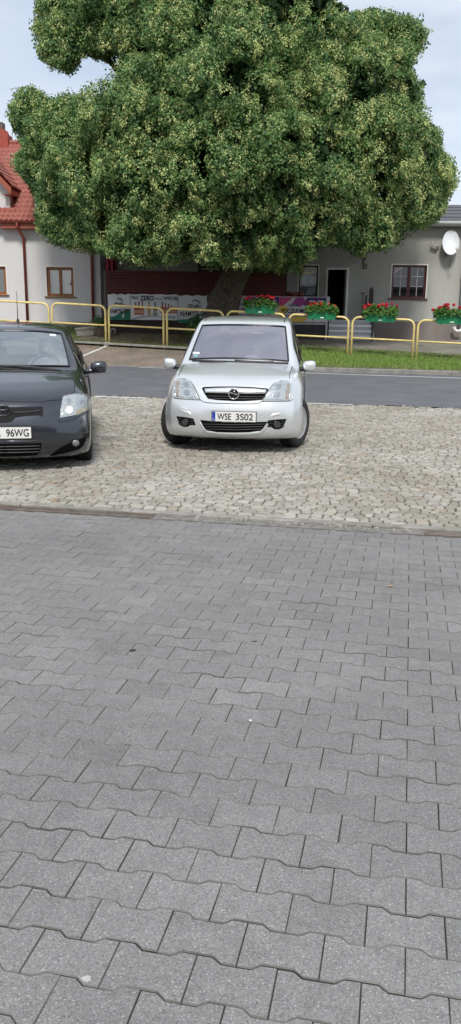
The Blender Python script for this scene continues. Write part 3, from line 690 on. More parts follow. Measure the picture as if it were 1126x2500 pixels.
    for (px, py, y, r) in [(200,80,28.2,1),(90,330,28,1),(180,480,27.4,1),(340,540,26,1),(430,400,25.6,1),(480,120,27,1),(600,0,28.5,1),(620,430,25.6,1),(760,80,27.4,1),(940,110,27.8,1),(960,280,27,1),(890,420,27,1),(1020,440,27.6,1),(880,540,26.8,1),(740,560,26.4,1),(560,200,30.5,1),(760,330,30.6,1),(300,360,30.4,1)]:
        e = at_y(px, py, y)-tb0; m1 = lerp(st, e, .35)+Vector((0, 0, .5)); m2 = lerp(st, e, .7)+Vector((0, 0, .35))
        s0 = st+Vector((random.uniform(-.2, .2), random.uniform(-.2, .2), random.uniform(-.4, .8)))
        mb.tube([s0, lerp(s0, m1, .5)+Vector((0, 0, .1)), m1, lerp(m1, m2, .5), m2, e], [.26, .21, .16, .12, .08, .03], 8)
        for q in range(5):
            k = random.uniform(.35, .95); p = lerp(m1, e, k); dd = Vector((random.uniform(-1, 1), random.uniform(-1, 1), random.uniform(-.4, 1)))*1.1
            mb.tube([p, p+dd*.5+Vector((0, 0, .05)), p+dd], [.055, .035, .012], 6)
    mb.done('limb', M_BARK, t)
    # low leafy twigs hanging under the crown
    return t
build_tree()
# ================================================================ BUILDINGS
class Wall:
    "a wall plane: local x runs along it, y goes into it, z up; px() finds the local point a pixel falls on"
    def __init__(s, p0, ang): s.p0 = Vector(p0); s.ang = ang; s.m = Matrix.Translation(s.p0) @ Matrix.Rotation(ang, 4, 'Z'); s.inv = s.m.inverted(); s.n = s.m.to_3x3() @ Vector((0, 1, 0))
    def px(s, px, py, d=0.0):
        p = at_plane(px, py, s.p0+s.n*d, s.n); q = s.inv @ p; return q.x, q.z
def wall_with_holes(mb, x0, x1, z0, z1, holes, y0, y1):
    "solid wall between y0 (front) and y1 with rectangular openings"
    xs = sorted(set([x0, x1]+[v for h in holes for v in h[:2]])); zs = sorted(set([z0, z1]+[v for h in holes for v in h[2:]]))
    xs = [v for v in xs if x0 <= v <= x1]; zs = [v for v in zs if z0 <= v <= z1]
    def solid(i, j):
        if not (0 <= i < len(xs)-1 and 0 <= j < len(zs)-1): return False
        cx, cz = (xs[i]+xs[i+1])/2, (zs[j]+zs[j+1])/2
        return not any(h[0] < cx < h[1] and h[2] < cz < h[3] for h in holes)
    for i in range(len(xs)-1):
        for j in range(len(zs)-1):
            if not solid(i, j): continue
            a, b, c, d = xs[i], xs[i+1], zs[j], zs[j+1]
            mb.quad((a, y0, c), (b, y0, c), (b, y0, d), (a, y0, d)); mb.quad((a, y1, c), (a, y1, d), (b, y1, d), (b, y1, c))
            if not solid(i-1, j): mb.quad((a, y0, c), (a, y0, d), (a, y1, d), (a, y1, c))
            if not solid(i+1, j): mb.quad((b, y0, c), (b, y1, c), (b, y1, d), (b, y0, d))
            if not solid(i, j-1): mb.quad((a, y0, c), (a, y1, c), (b, y1, c), (b, y0, c))
            if not solid(i, j+1): mb.quad((a, y0, d), (b, y0, d), (b, y1, d), (a, y1, d))
def plaster(name, c1, c2, stain):
    m = bpy.data.materials.new(name); m.use_nodes = True; nt = m.node_tree; n = nt.nodes; l = nt.links; b = n['Principled BSDF']; b.inputs['Roughness'].default_value = .9
    tc = n.new('ShaderNodeTexCoord'); mp = n.new('ShaderNodeMapping'); mp.inputs['Scale'].default_value = (1.2, 1.2, .35)
    a = n.new('ShaderNodeTexNoise'); a.inputs['Scale'].default_value = .9; a.inputs['Detail'].default_value = 8; a.inputs['Roughness'].default_value = .65
    r = n.new('ShaderNodeValToRGB'); r.color_ramp.elements[0].position = .3; r.color_ramp.elements[1].position = .68; r.color_ramp.elements[0].color = col4(c2); r.color_ramp.elements[1].color = col4(c1)
    l.new(tc.outputs['Object'], mp.inputs[0]); l.new(mp.outputs[0], a.inputs['Vector']); l.new(a.outputs['Fac'], r.inputs[0]); l.new(r.outputs[0], b.inputs['Base Color'])
    f = n.new('ShaderNodeTexNoise'); f.inputs['Scale'].default_value = 45; f.inputs['Detail'].default_value = 5; bp = n.new('ShaderNodeBump'); bp.inputs['Strength'].default_value = stain; bp.inputs['Distance'].default_value = .01
    l.new(tc.outputs['Object'], f.inputs['Vector']); l.new(f.outputs['Fac'], bp.inputs['Height']); l.new(bp.outputs[0], b.inputs['Normal']); return m
M_WHITE = plaster('white_render', (.66, .655, .65), (.58, .575, .565), .3)
M_GREY = plaster('grey_render', (.43, .43, .40), (.345, .34, .315), .5)
M_PLINTH = plaster('plinth_render', (.23, .20, .18), (.16, .14, .125), .5)
M_BROWN = mat('brown_wood_frame', (.24, .085, .022), .4, var=.25, scale=20)
M_MAROON = mat('maroon_frame', (.075, .010, .014), .4, var=.2)
M_WGLASS = glass('window_glass', (.75, .78, .78), .10)
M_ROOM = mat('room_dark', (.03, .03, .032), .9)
M_TRIMW = mat('white_trim', (.74, .71, .66), .6, var=.06)
M_PIPE = mat('copper_pipe', (.22, .045, .028), .35, var=.2, scale=3)
M_TILE = mat('red_roof_tile', (.36, .115, .085), .45, color2=(.26, .075, .055), scale=2.2)
M_FASC = mat('red_fascia', (.33, .08, .045), .5, var=.15, scale=5)
def window(parent, x0, x1, z0, z1, fm, y=.0, rec=.12, mull=(.5,), bars=(), sill=True, trim=True, silldrop=.0, glassm=None, interior=True, sillm=None, fw=.065):
    "recessed casement window: frame (with mullions), one pane, sill, white surround"
    f = MB(); yy = y+rec
    f.box(x0, x0+fw, yy-.03, yy+.04, z0, z1, .006); f.box(x1-fw, x1, yy-.03, yy+.04, z0, z1, .006)
    f.box(x0+fw, x1-fw, yy-.03, yy+.04, z0, z0+fw, .006); f.box(x0+fw, x1-fw, yy-.03, yy+.04, z1-fw, z1, .006)
    for t in mull:
        xm = lerp(x0, x1, t); f.box(xm-.055, xm+.055, yy-.035, yy+.035, z0+fw, z1-fw, .006)
    o = f.done('window', fm, parent); tagless = o
    g = MB(); g.box(x0+.01, x1-.01, yy+.005, yy+.012, z0+.01, z1-.01); g.done('pane', glassm or M_WGLASS, o)
    if bars:
        b = MB()
        for (a, c, d, e) in bars: b.box(lerp(x0, x1, a), lerp(x0, x1, c), yy-.006, yy+.002, lerp(z0, z1, d), lerp(z0, z1, e))
        b.done('glazing_bar', mat('bar_offwhite', (.46, .46, .44), .6), o)
    if sill: s = MB(); s.box(x0-.09, x1+.09, y-.07, yy-.03, z0-.045, z0-.004, .008); s.done('sill', sillm or fm, o)
    if trim:
        t = MB(); w_ = .045; t.box(x0-w_, x0-.002, y-.008, y+.02, z0, z1+w_); t.box(x1+.002, x1+w_, y-.008, y+.02, z0, z1+w_); t.box(x0-.002, x1+.002, y-.009, y+.02, z1+.002, z1+w_); t.done('surround', M_TRIMW, o)
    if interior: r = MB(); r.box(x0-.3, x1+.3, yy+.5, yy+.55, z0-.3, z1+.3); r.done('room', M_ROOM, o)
    return o
def tile_sheet(name, w, length, parent, m, mtx, wave=.185, row=.34, keep=None):
    "pantile-patterned sheet: x across, y up the slope; waves across and a step at each row"
    nx_ = int(w/wave*6)+1; k = int(length/row); V = []; Fq = []
    X = np.linspace(0, w, nx_); h = .022*np.cos(X/wave*2*np.pi)+.010*np.cos(X/wave*4*np.pi)
    prof = []
    for r in range(k):
        prof += [(r*row, .0), (r*row+.001, .034), (r*row+row*.5, .028), (r*row+row, .012)]
    Y = np.array([p[0] for p in prof]); Hh = np.array([p[1] for p in prof])
    for y, q in zip(Y, Hh):
        yy = y-.03*np.abs(np.cos(X/wave*np.pi))*(1)
        V.append(np.stack([X, np.full_like(X, 0)+yy, h+q], 1))
    V = np.concatenate(V); I = np.arange(len(V)).reshape(len(prof), nx_)
    Fq = np.stack([I[:-1, :-1].ravel(), I[:-1, 1:].ravel(), I[1:, 1:].ravel(), I[1:, :-1].ravel()], 1)
    if keep is not None: c = V[Fq].mean(1); Fq = Fq[[keep(a[0], a[1]) for a in c]]
    M3 = np.array(mtx); V = V @ M3[:3, :3].T+M3[:3, 3]
    return link(name, np_mesh(name, V, Fq, True), m, parent)
def basis(o, x, y):
    x = Vector(x).normalized(); y = Vector(y).normalized(); z = x.cross(y).normalized()
    return Matrix(((x.x, y.x, z.x, o[0]), (x.y, y.y, z.y, o[1]), (x.z, y.z, z.z, o[2]), (0, 0, 0, 1)))

# ---------------------------------------------------------------- white house, left
W1 = Wall((-6.5, 31.4, 0), R(0.0))
h1 = thing('white_house', 'white rendered house with red tiled roof and dormers at the left edge', 'house', W1.p0, W1.ang)
xr, _ = W1.px(246, 700); zg = 0.75; xl = xr-13.0
_, zeave = W1.px(90, 540, -.4); 
wins = []
for (a, b, c, d) in ((113, 181, 652, 724), (-52, 17, 650, 719)):
    x0, z1 = W1.px(a, c); x1, z0 = W1.px(b, d); wins.append((x0, x1, z0, z1))
mb = MB(); wall_with_holes(mb, xl, xr, zg-.6, zeave, wins, 0, .3)
mb.box(xl, xl+.3, .3, 8.6, zg-.6, zeave); mb.box(xr-.3, xr, .3, 8.6, zg-.6, zeave); mb.box(xl, xr, 8.6, 8.9, zg-.6, zeave)
_, zridge0 = W1.px(60, 352, 4.4); zridge = zridge0
mb.prism([(.35, zeave), (8.6, zeave), (4.45, zridge-.12)], xr-.3, xr-.02, 'x'); mb.prism([(.35, zeave), (8.6, zeave), (4.45, zridge-.12)], xl+.02, xl+.3, 'x')
mb.done('wall', M_WHITE, h1, merge=.0005)
_, zpl = W1.px(150, 786)
mb = MB(); mb.box(xl-.01, xr+.015, -.03, .0-.003, zg-.6, zpl); mb.done('plinth', M_PLINTH, h1)
for q in wins:
    o = window(h1, *q, M_BROWN, fw=.10)
x0, x1, z0, z1 = wins[0]
mb = MB()      # net curtain with pale pattern and flowers behind the glass
for i in range(2):
    a = lerp(x0, x1, .18+.46*i); mb.box(a, a+(x1-x0)*.24, .22, .23, z0+.1, z1-.1)
mb.done('curtain', mat('net_curtain', (.30, .31, .30), .9, var=.2, scale=14), h1)
slope = math.atan2(zridge-zeave, 4.85)
sl_len = math.hypot(zridge-zeave, 4.85)
R_UP = (0, math.cos(slope), math.sin(slope))
# dormers: front wall flush-ish with the house wall
dA0, _ = W1.px(-120, 480); dA1, _ = W1.px(24, 480, .25); dB0, _ = W1.px(84, 480, .25); dB1 = dB0+3.0; dA0 = dA1-3.2
_, dz0 = W1.px(24, 506, .25); _, dz1 = W1.px(24, 449, -.1)
roofz = lambda y: zeave+(y+.4)*math.tan(slope)
DPITCH = R(47)
def dormer_cut(x, z):
    for d0, d1 in ((dA0, dA1), (dB0, dB1)):
        if d0+.04 < x < d1-.04 and dz0 < z < dz1+min(x-d0, d1-x)*math.tan(DPITCH)-.05: return True
    return False
def in_dormer(x):
    return (dA0 < x < dA1) or (dB0 < x < dB1)
tile_sheet('roof', xr-xl+.5, sl_len+.1, h1, M_TILE, basis((xl-.25, -.42, zeave+.03), (1, 0, 0), R_UP), row=.33,
    keep=lambda a, b: not dormer_cut(a+xl-.25, zeave+.03+b*math.sin(slope)))
mb = MB(); mb.prism([(-.40, zeave-.09), (4.45, zridge-.09), (4.45, zridge-.03), (-.40, zeave-.03)], xl-.2, dA0, 'x')
for d0, d1 in ((dA0, dA1), (dB0, dB1)):
    zt_ = dz1+(d1-d0)/2*math.tan(DPITCH); yt_ = (zt_-zeave)/math.tan(slope)-.4
    if yt_ < 4.4: mb.prism([(yt_, zt_-.09), (4.45, zridge-.09), (4.45, zridge-.03), (yt_, zt_-.03)], d0, d1, 'x')
    mb.prism([(-.40, zeave-.09), (.2, dz0-.09), (.2, dz0-.03), (-.40, zeave-.03)], d0, d1, 'x')
for a, b in ((dA1, dB0), (dB1, xr+.2)): mb.prism([(-.40, zeave-.09), (4.45, zridge-.09), (4.45, zridge-.03), (-.40, zeave-.03)], a, b, 'x')
mb.prism([(4.45, zridge-.02), (9.3, zeave-.02), (9.3, zeave-.1), (4.45, zridge-.1)], xl-.2, xr+.2, 'x'); mb.done('roof_deck', M_FASC, h1)
mb = MB(); mb.tube([(xl-.25, 4.45, zridge+.06), (xr+.25, 4.45, zridge+.06)], .10, 8); mb.done('ridge_cap', M_TILE, h1)
# eaves board, gutter
def halfpipe(mb, p0, p1, r, t=.006, n=8):
    p0, p1 = Vector(p0), Vector(p1)
    for k in range(n):
        a0, a1 = math.pi+math.pi*k/n, math.pi+math.pi*(k+1)/n
        P = lambda p, a, rr: (p.x, p.y+math.cos(a)*rr, p.z+math.sin(a)*rr)
        mb.quad(P(p0, a0, r), P(p1, a0, r), P(p1, a1, r), P(p0, a1, r)); mb.quad(P(p0, a0, r-t), P(p0, a1, r-t), P(p1, a1, r-t), P(p1, a0, r-t))
gx0, _ = W1.px(2, 545, -.4)
mb = MB(); mb.box(gx0, xr+.2, -.42, -.38, zeave-.25, zeave-.03, .005); mb.box(gx0, xr+.2, -.38, -.004, zeave-.25, zeave-.22); mb.done('fascia', M_FASC, h1)
mb = MB(); halfpipe(mb, (gx0-.05, -.50, zeave), (xr+.3, -.50, zeave), .075); mb.done('gutter', M_PIPE, h1)
# downpipes
def downpipe(parent, pts, r, m):
    mb = MB(); mb.tube(pts, r, 10)
    for p in pts[:-1]: mb.cyl((p[0], p[1], p[2]-.03), (p[0], p[1], p[2]+.03), r*1.25, n=10)
    return mb.done('downpipe', m, parent)
xa, _ = W1.px(44, 556, -.4); xb, zb_ = W1.px(58, 583, -.08); _, zbot = W1.px(70, 790, -.08)
downpipe(h1, [(xa, -.50, zeave-.05), (xa, -.50, zeave-.2), (xb, -.09, zb_), (xb, -.09, zbot)], .05, M_PIPE)
xc, _ = W1.px(224, 640, -.08)
downpipe(h1, [(xc, -.09, zeave-.3), (xc, -.09, zeave-1.6), (xc, -.09, zbot-.05)], .052, M_PIPE)
for (d0, d1) in ((dA0, dA1), (dB0, dB1)):
    dm = (d0+d1)/2; zt = dz1+(dm-d0)*math.tan(DPITCH); yb = (dz1-zeave)/math.tan(slope)-.4
    mb = MB(); wx0, wx1, wz0, wz1 = dm-.95, d1-.42, dz0+.12, dz1-.35
    wx0 = d0+.42
    wall_with_holes(mb, d0, d1, dz0-.35, dz1, [(wx0, wx1, wz0, wz1)], .25, .45)
    mb.prism([(d0, dz1), (d1, dz1), (dm, zt)], .25, .45, 'y')
    for xx in (d0, d1-.15): mb.prism([(.45, dz0-.3), (.45, dz1), (yb, dz1)], xx, xx+.15, 'x')
    mb.done('dormer_wall', M_WHITE, h1)
    o = window(h1, wx0, wx1, wz0, wz1, M_BROWN, y=.25, trim=False, sill=False)
    ov = .10 if d0 == dB0 else .16; ye = yb+2.4
    for s_ in (1, -1):
        half = (dm-d0)+ov; ln = half/math.cos(DPITCH); ridge = Vector((dm, -.12, zt+.10)); ed = Vector((dm+s_*half, -.12, zt+.10-half*math.tan(DPITCH)))
        # tiles run from eave up to the ridge; the eave line recedes into the main roof
        xd = Vector((0, 1, 0)) if s_ > 0 else Vector((0, -1, 0)); o0 = ed if s_ > 0 else ed+Vector((0, ye+.12, 0))
        up = (ridge-ed).normalized()
        def kp(a, b, s_=s_, o0=o0, xd=xd, up=up):
            p = o0+xd*a+up*b; return p.z > roofz(p.y)-.06
        tile_sheet('dormer_roof', ye+.1, ln, h1, M_TILE, basis(o0, xd, up), row=.30, keep=kp)
        mb = MB(); e1 = ed-Vector((0, 0, .06)); r1 = ridge-Vector((0, 0, .06))
        for (y0, y1, th) in ((-.15, -.11, .24),):
            mb.prism([(e1.x, e1.z), (e1.x, e1.z-th), (r1.x, r1.z-th), (r1.x, r1.z)], y0, y1, 'y')
        mb.prism([(e1.x, e1.z+.0), (e1.x, e1.z-.04), (r1.x, r1.z-.04), (r1.x, r1.z)], -.11, yb+.0, 'y')
        mb.prism([(e1.x, e1.z), (e1.x, e1.z-.22), (e1.x-s_*.03, e1.z-.22), (e1.x-s_*.03, e1.z)], -.11, yb+.35, 'y')
        mb.prism([(e1.x-s_*.03, e1.z-.20), (e1.x-s_*.03, e1.z-.22), (e1.x-s_*.32, e1.z-.22), (e1.x-s_*.32, e1.z-.20)], -.11, yb, 'y')
        mb.done('bargeboard', M_FASC, h1)
# chimney and mast
cx, cz = W1.px(8, 350, 4.4)
mb = MB(); mb.box(cx-.62, cx+.27, 4.1, 4.9, zridge-.3, zridge+.33, .01); mb.prism([(cx-.42, zridge+.33), (cx+.20, zridge+.33), (cx+.12, zridge+.52), (cx-.30, zridge+.52)], 4.2, 4.8); ch = mb.done('chimney', mat('chimney_brick', (.34, .07, .05), .8, var=.3, scale=10), h1)
mb = MB(); mb.box(cx-.22, cx+.04, 4.3, 4.7, zridge+.521, zridge+.80, .01); mb.done('chimney_pot', mat('pot_dark', (.12, .09, .085), .8, var=.3), ch)
mx_, mz_ = W1.px(36, 250, 4.4); mx0, _ = W1.px(26, 345, 4.4)
mb = MB(); mb.tube([(mx0, 4.5, zridge), (mx_, 4.5, mz_)], .012, 6); mb.done('aerial_mast', mat('mast_grey', (.35, .35, .36), .5), h1)

# ---------------------------------------------------------------- grey building, right
W2 = Wall((6.0, 32.0, 0), R(-3.0))
h2 = thing('grey_building', 'long single storey grey rendered building with a dark felt roof behind the tree', 'building', W2.p0, W2.ang)
bx1, _ = W2.px(1130, 700); bx0, _ = W2.px(249, 700)
_, bz1 = W2.px(1100, 549); zg2 = .2
def rect(W, a, b, c, d): x0, z1 = W.px(a, c); x1, z0 = W.px(b, d); return (x0, x1, z0, z1)
wr = rect(W2, 959, 1038, 647, 729); dr = rect(W2, 797, 847, 653, 779); wm = rect(W2, 731, 775, 648, 724); ws = rect(W2, 287, 307, 622, 648)
mb = MB(); wall_with_holes(mb, bx0, bx1, zg2-.3, bz1, [wr, dr, wm, ws], 0, .35)
mb.box(bx0, bx0+.3, .35, 9, zg2-.3, bz1); mb.box(bx1-.3, bx1, .35, 9, zg2-.3, bz1); mb.box(bx0, bx1, 9, 9.3, zg2-.3, bz1)
mb.prism([(.35, bz1), (9, bz1), (5, bz1+1.1)], bx1-.3, bx1-.02, 'x')
mb.done('wall', M_GREY, h2, merge=.0005)
_, zp2 = W2.px(1000, 785); xp0, _ = W2.px(908, 800)
mb = MB(); mb.box(xp0, bx1+.01, -.03, -.003, zg2-.3, zp2); mb.done('plinth', M_PLINTH, h2)
_, rz = W2.px(1100, 500, 4.8)
rx1, _ = W2.px(1124.5, 500, 4.8)
mb = MB(); mb.prism([(-.35, bz1+.10), (4.8, rz), (10, bz1+.1), (10, bz1-.0), (4.8, rz-.1), (-.35, bz1+.02)], bx0-.2, rx1, 'x')
ro = mb.done('roof', mat('roof_felt', (.115, .115, .13), .75, color2=(.075, .075, .088), scale=1.5, bump=.4, bscale=30), h2)
for k in range(1, 5):      # lapped felt courses
    mb = MB(); t = k/5; y = lerp(-.35, 4.8, t); z = lerp(bz1+.10, rz, t); mb.box(bx0-.2, rx1-.003, y-.02, y+.02, z-.01, z+.022); mb.done('felt_lap', mat('roof_felt2', (.07, .07, .082), .8, var=.2), ro)
mb = MB(); halfpipe(mb, (bx0-.2, -.44, bz1+.06), (bx1+.3, -.44, bz1+.06), .075); mb.box(bx0-.2, bx1+.25, -.36, -.34, bz1-.06, bz1+.09); mb.done('gutter', mat('gutter_white', (.68, .68, .68), .4, var=.08), h2)
mb = MB(); mb.box(bx0, bx1+.2, -.34, -.0, bz1-.08, bz1-.05); mb.done('soffit', mat('soffit_grey', (.26, .25, .23), .8, var=.1), h2)
xq, zq = W2.px(1121, 800, -.12)
downpipe(h2, [(xq, -.42, bz1-.0), (xq, -.12, bz1-.35), (xq, -.12, lerp(bz1, zq, .5)), (xq, -.12, zq)], .055, mat('zinc_pipe', (.30, .35, .38), .45, metal=.3, var=.2, scale=4))
# right window with white glazing bars
bars = [(.10, .44, .955, .985)]+[(.08, .44, z_, z_+.022) for z_ in (.355, .655)]+[(.56, .92, z_, z_+.022) for z_ in (.355, .655)]+[(.56, .92, .93, .965), (.255, .28, .07, .93), (.735, .76, .07, .93)]
window(h2, *wr, M_MAROON, bars=bars, glassm=glass('dark_glass', (.35, .37, .4), .22), fw=.07)
# a small reddish window plant and white jar stand on the sill inside
mb = MB(); x0, x1, z0, z1 = wr
for i in range(40): mb.sph((lerp(x0, x1, .18)+random.gauss(0, .035), .22+random.gauss(0, .015), z0+.25+random.gauss(0, .05)), .035, u=6, v=4)
tag(mb.done('window_plant', mat('pink_flower', (.55, .06, .09), .7, var=.3), None), 'pink flowers inside the maroon framed window of the grey building', 'flowers').matrix_world = W2.m
mb = MB(); mb.lathe([(0, 0), (.05, 0), (.055, .1), (.035, .14), (.0, .14)], (lerp(x0, x1, .78), .22, z0+.09), n=10)
o = tag(mb.done('jar', mat('jar_white', (.7, .7, .68), .3)), 'small white jar inside the maroon framed window of the grey building', 'jar'); o.matrix_world = W2.m
# middle window with a poster
window(h2, *wm, mat('dark_frame', (.05, .022, .018), .5), mull=(), sill=False, fw=.05, glassm=glass('poster_glass', (.97, .97, .97), .04), interior=False)
x0, x1, z0, z1 = wm
P = thing('window_poster', 'blue and yellow poster filling the narrow window left of the open door', 'poster', W2.p0, W2.ang)
mb = MB(); mb.box(x0, x1, .175, .18, z0, z1); mb.done('sheet', mat('poster_base', (.20, .24, .24), .5, color2=(.09, .08, .07), scale=3), P)
w_, h_ = x1-x0, z1-z0
def pp(pts, m, y, name='print'):
    mb = MB(); mb.prism([(x0+a*w_, z0+b*h_) for a, b in pts], y, y+.002); return mb.done(name, m, P)
pp([(.02, .82), (.02, .98), (.98, .98), (.98, .90), (.5, .84)], mat('poster_brown', (.42, .24, .14), .5, var=.2), .171)
pp([(.15, .70), (.6, .72), (.98, .82), (.98, .90), (.6, .81), (.1, .80)], mat('poster_yellow', (.75, .68, .16), .5, var=.2), .168)
pp([(.15, .36), (.2, .68), (.6, .70), (.95, .60), (.9, .30), (.6, .34)], mat('poster_teal', (.30, .58, .66), .5, color2=(.62, .72, .78), scale=9), .168)
pp([(.1, .33), (.12, .45), (.9, .45), (.9, .33)], mat('poster_white', (.85, .88, .9), .5, color2=(.06, .10, .12), scale=22), .165)
pp([(.35, .05), (.55, .28), (.95, .30), (.95, .04)], mat('poster_pale', (.75, .82, .86), .5, color2=(.3, .35, .38), scale=12), .165)
# small white window at the left, half behind the parasol
window(h2, *ws, M_TRIMW, mull=(), rec=.08, fw=.05, sill=False, trim=False)
# open doorway
x0, x1, z0, z1 = dr
mb = MB(); f = .075
mb.box(x0, x0+f, -.02, .12, z0, z1); mb.box(x1-f, x1, -.02, .12, z0, z1); mb.box(x0+f, x1-f, -.02, .12, z1-f, z1)
dorr = mb.done('door_frame', mat('door_white', (.82, .81, .78), .5, var=.05), h2)
mb = MB(); hx = x1-f-.02; mb.box(hx-.05, hx, -.75, .05, z0+.03, z1-f-.01, .004); dd = mb.done('door', mat('door_leaf', (.62, .62, .60), .5, var=.06), h2)
mb = MB(); mb.cyl((hx-.05, -.68, z0+1.0), (hx-.10, -.68, z0+1.0), .014, n=8); mb.cyl((hx-.10, -.68, z0+1.0), (hx-.10, -.56, z0+1.0), .010, n=8); mb.done('handle', mat('chrome', (.7, .7, .7), .2, metal=1.0), dd)
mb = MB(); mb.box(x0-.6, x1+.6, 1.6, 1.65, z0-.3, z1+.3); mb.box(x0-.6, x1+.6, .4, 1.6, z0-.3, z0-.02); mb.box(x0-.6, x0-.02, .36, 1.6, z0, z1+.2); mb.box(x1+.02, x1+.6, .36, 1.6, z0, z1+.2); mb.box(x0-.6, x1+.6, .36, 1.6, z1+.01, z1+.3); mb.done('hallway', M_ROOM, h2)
# steps in front of the door
sx0, _ = W2.px(792, 800, -1.2); sx1, _ = W2.px(909, 800, -1.2)
st = thing('entrance_steps', 'grey grated metal steps with black railing posts up to the open door', 'steps', W2.p0, W2.ang)
zbase = zb(8.2)-.10; nst = 5; hh = (z0-zbase)/nst
M_GRATE = mat('grating_steel', (.56, .58, .60), .5, metal=.3, var=.2, scale=30)
mb = MB(); mb.box(sx0, sx1, -1.0, -.035, z0-.08, z0-.02, .005); mb.done('landing', M_GRATE, st)
for k in range(1, nst):
    y = -1.0-.28*k; z = z0-.02-hh*k
    mb = MB(); mb.box(sx0+.02, sx1-.02, y, y+.27, z-.03, z, .003); o = mb.done('tread', M_GRATE, st)
    mb = MB(); mb.box(sx0+.02, sx1-.02, y-.012, y-.003, z-.05, z+.012, .002)
    q = sx0+.06
    while q < sx1-.08: mb.box(q, q+.035, y-.017, y-.0125, z-.012, z+.008); q += .085
    mb.done('nosing', mat('nosing_pale', (.88, .88, .86), .5, metal=.2), o)
    mb = MB(); mb.box(sx0+.02, sx1-.02, y+.27, y+.28, z-.03, z+hh-.04); mb.done('riser', mat('riser_grey', (.48, .49, .50), .7, var=.25, scale=25), st)
for xx in (sx0, sx1-.02):
    mb = MB(); mb.prism([(-1.0, z0-.02), (-1.0, z0-.35), (-1.0-.28*(nst-1), zbase-.05), (-1.0-.28*(nst-1), z0-.02-hh*(nst-1)+.02)], xx, xx+.02, 'x'); mb.done('stringer', M_GRATE, st)
M_BLK = mat('black_steel', (.015, .015, .016), .45)
for xp in (W2.px(801, 800, -2.1)[0], W2.px(909, 800, -2.1)[0]):
    mb = MB(); mb.box(xp-.03, xp+.03, -2.14, -2.08, zbase-.1, W2.px(801, 783, -2.1)[1], .004); mb.done('railing_post', M_BLK, st)
hx0, hz0 = W2.px(803, 724, -1.5); 
mb = MB(); mb.box(hx0-.02, hx0+.04, -1.53, -1.47, z0-.6, hz0, .004); mb.done('railing_post', mat('alu_post', (.45, .45, .45), .4, metal=.5), st)
mb = MB(); lx, _ = W2.px(1150, 850, -.8); mb.box(sx1, bx1+1, -.9, -.035, zbase-.5, W2.px(1000, 829, -.9)[1]-.02, .01); mb.box(sx0-2.2, sx1, -3.1, -1.0-.28*nst-.02, zbase-.5, zbase+.0, .01)
tag(mb.done('concrete_apron', mat('apron', (.26, .24, .22), .9, color2=(.16, .145, .13), scale=2, bump=.4), None), 'concrete apron along the foot of the grey building', 'apron', kind='structure'); bpy.data.objects['concrete_apron'].matrix_world = W2.m
# satellite dish
dx, dz = W2.px(1101, 592, -.35); s_ = 32/FPX
D = thing('satellite_dish', 'large white oval satellite dish on the grey wall', 'satellite dish', W2.m @ Vector((dx, -.35, dz)), W2.ang)
mb = MB(); rx_, rz_ = .302, .428; n_ = 32; pr = [(0, .10), (.3, .09), (.6, .06), (.85, .02), (1, -.012), (1.02, -.018), (1.02, -.004), (1.0, .004), (.8, .04), (.5, .085), (0, .12)]
prev = None
for r, d in pr:
    ring = [mb.b.verts.new((math.cos(2*math.pi*j/n_)*rx_*max(r, .001), d-.08*0+math.sin(2*math.pi*j/n_)*r*.12, math.sin(2*math.pi*j/n_)*rz_*max(r, .001))) for j in range(n_)]
    if prev:
        for j in range(n_): mb.b.faces.new((prev[j], prev[(j+1) % n_], ring[(j+1) % n_], ring[j])).smooth = True
    prev = ring
mb.done('reflector', mat('dish_white', (.74, .77, .80), .45, var=.05), D)
mb = MB(); mb.tube([(0, .10, -.15), (-.02, .2, -.38), (-.02, .35, -.38)], .025, 8); mb.box(-.08, .04, .30, .34, -.48, -.30); mb.done('bracket', mat('galv', (.32, .33, .34), .5, metal=.6), D)
mb = MB(); mb.tube([(.02, .02, -.46), (.10, -.35, -.50), (.14, -.52, -.30)], .012, 6); mb.cyl((.14, -.5, -.30), (.13, -.42, -.22), .035, n=10); mb.done('receiver_arm', mat('lnb', (.5, .5, .5), .5), D)
mb = MB(); mb.tube([(.06, .05, -.45), (.1, .30, -.60), (.09, .34, -.85)], .008, 5); mb.done('cable', M_BLK, D)
# security camera left of the dish
cx_, cz_ = W2.px(1062, 597, -.2)
Cc_ = thing('security_camera', 'small white security camera on the grey wall left of the dish', 'camera', W2.m @ Vector((cx_, -.2, cz_)), W2.ang)
mb = MB(); mtx = Matrix.Rotation(R(28), 4, 'Y') @ Matrix.Rotation(R(12), 4, 'X'); mb.box(-.13, .10, -.04, .04, -.035, .035, .008, mtx); mb.done('body', mat('cam_white', (.62, .62, .60), .4), Cc_)
mb = MB(); mb.box(-.15, .12, -.05, .05, .037, .045, .002, mtx); mb.done('sun_shield', mat('cam_shield', (.72, .72, .70), .4), Cc_)
mb = MB(); mb.tube([(.04, .0, -.04), (.12, .05, -.10), (.16, .2, -.10)], .014, 6); mb.box(.08, .20, .17, .2, -.16, -.02); mb.done('bracket', mat('cam_bracket', (.22, .22, .22), .5), Cc_)
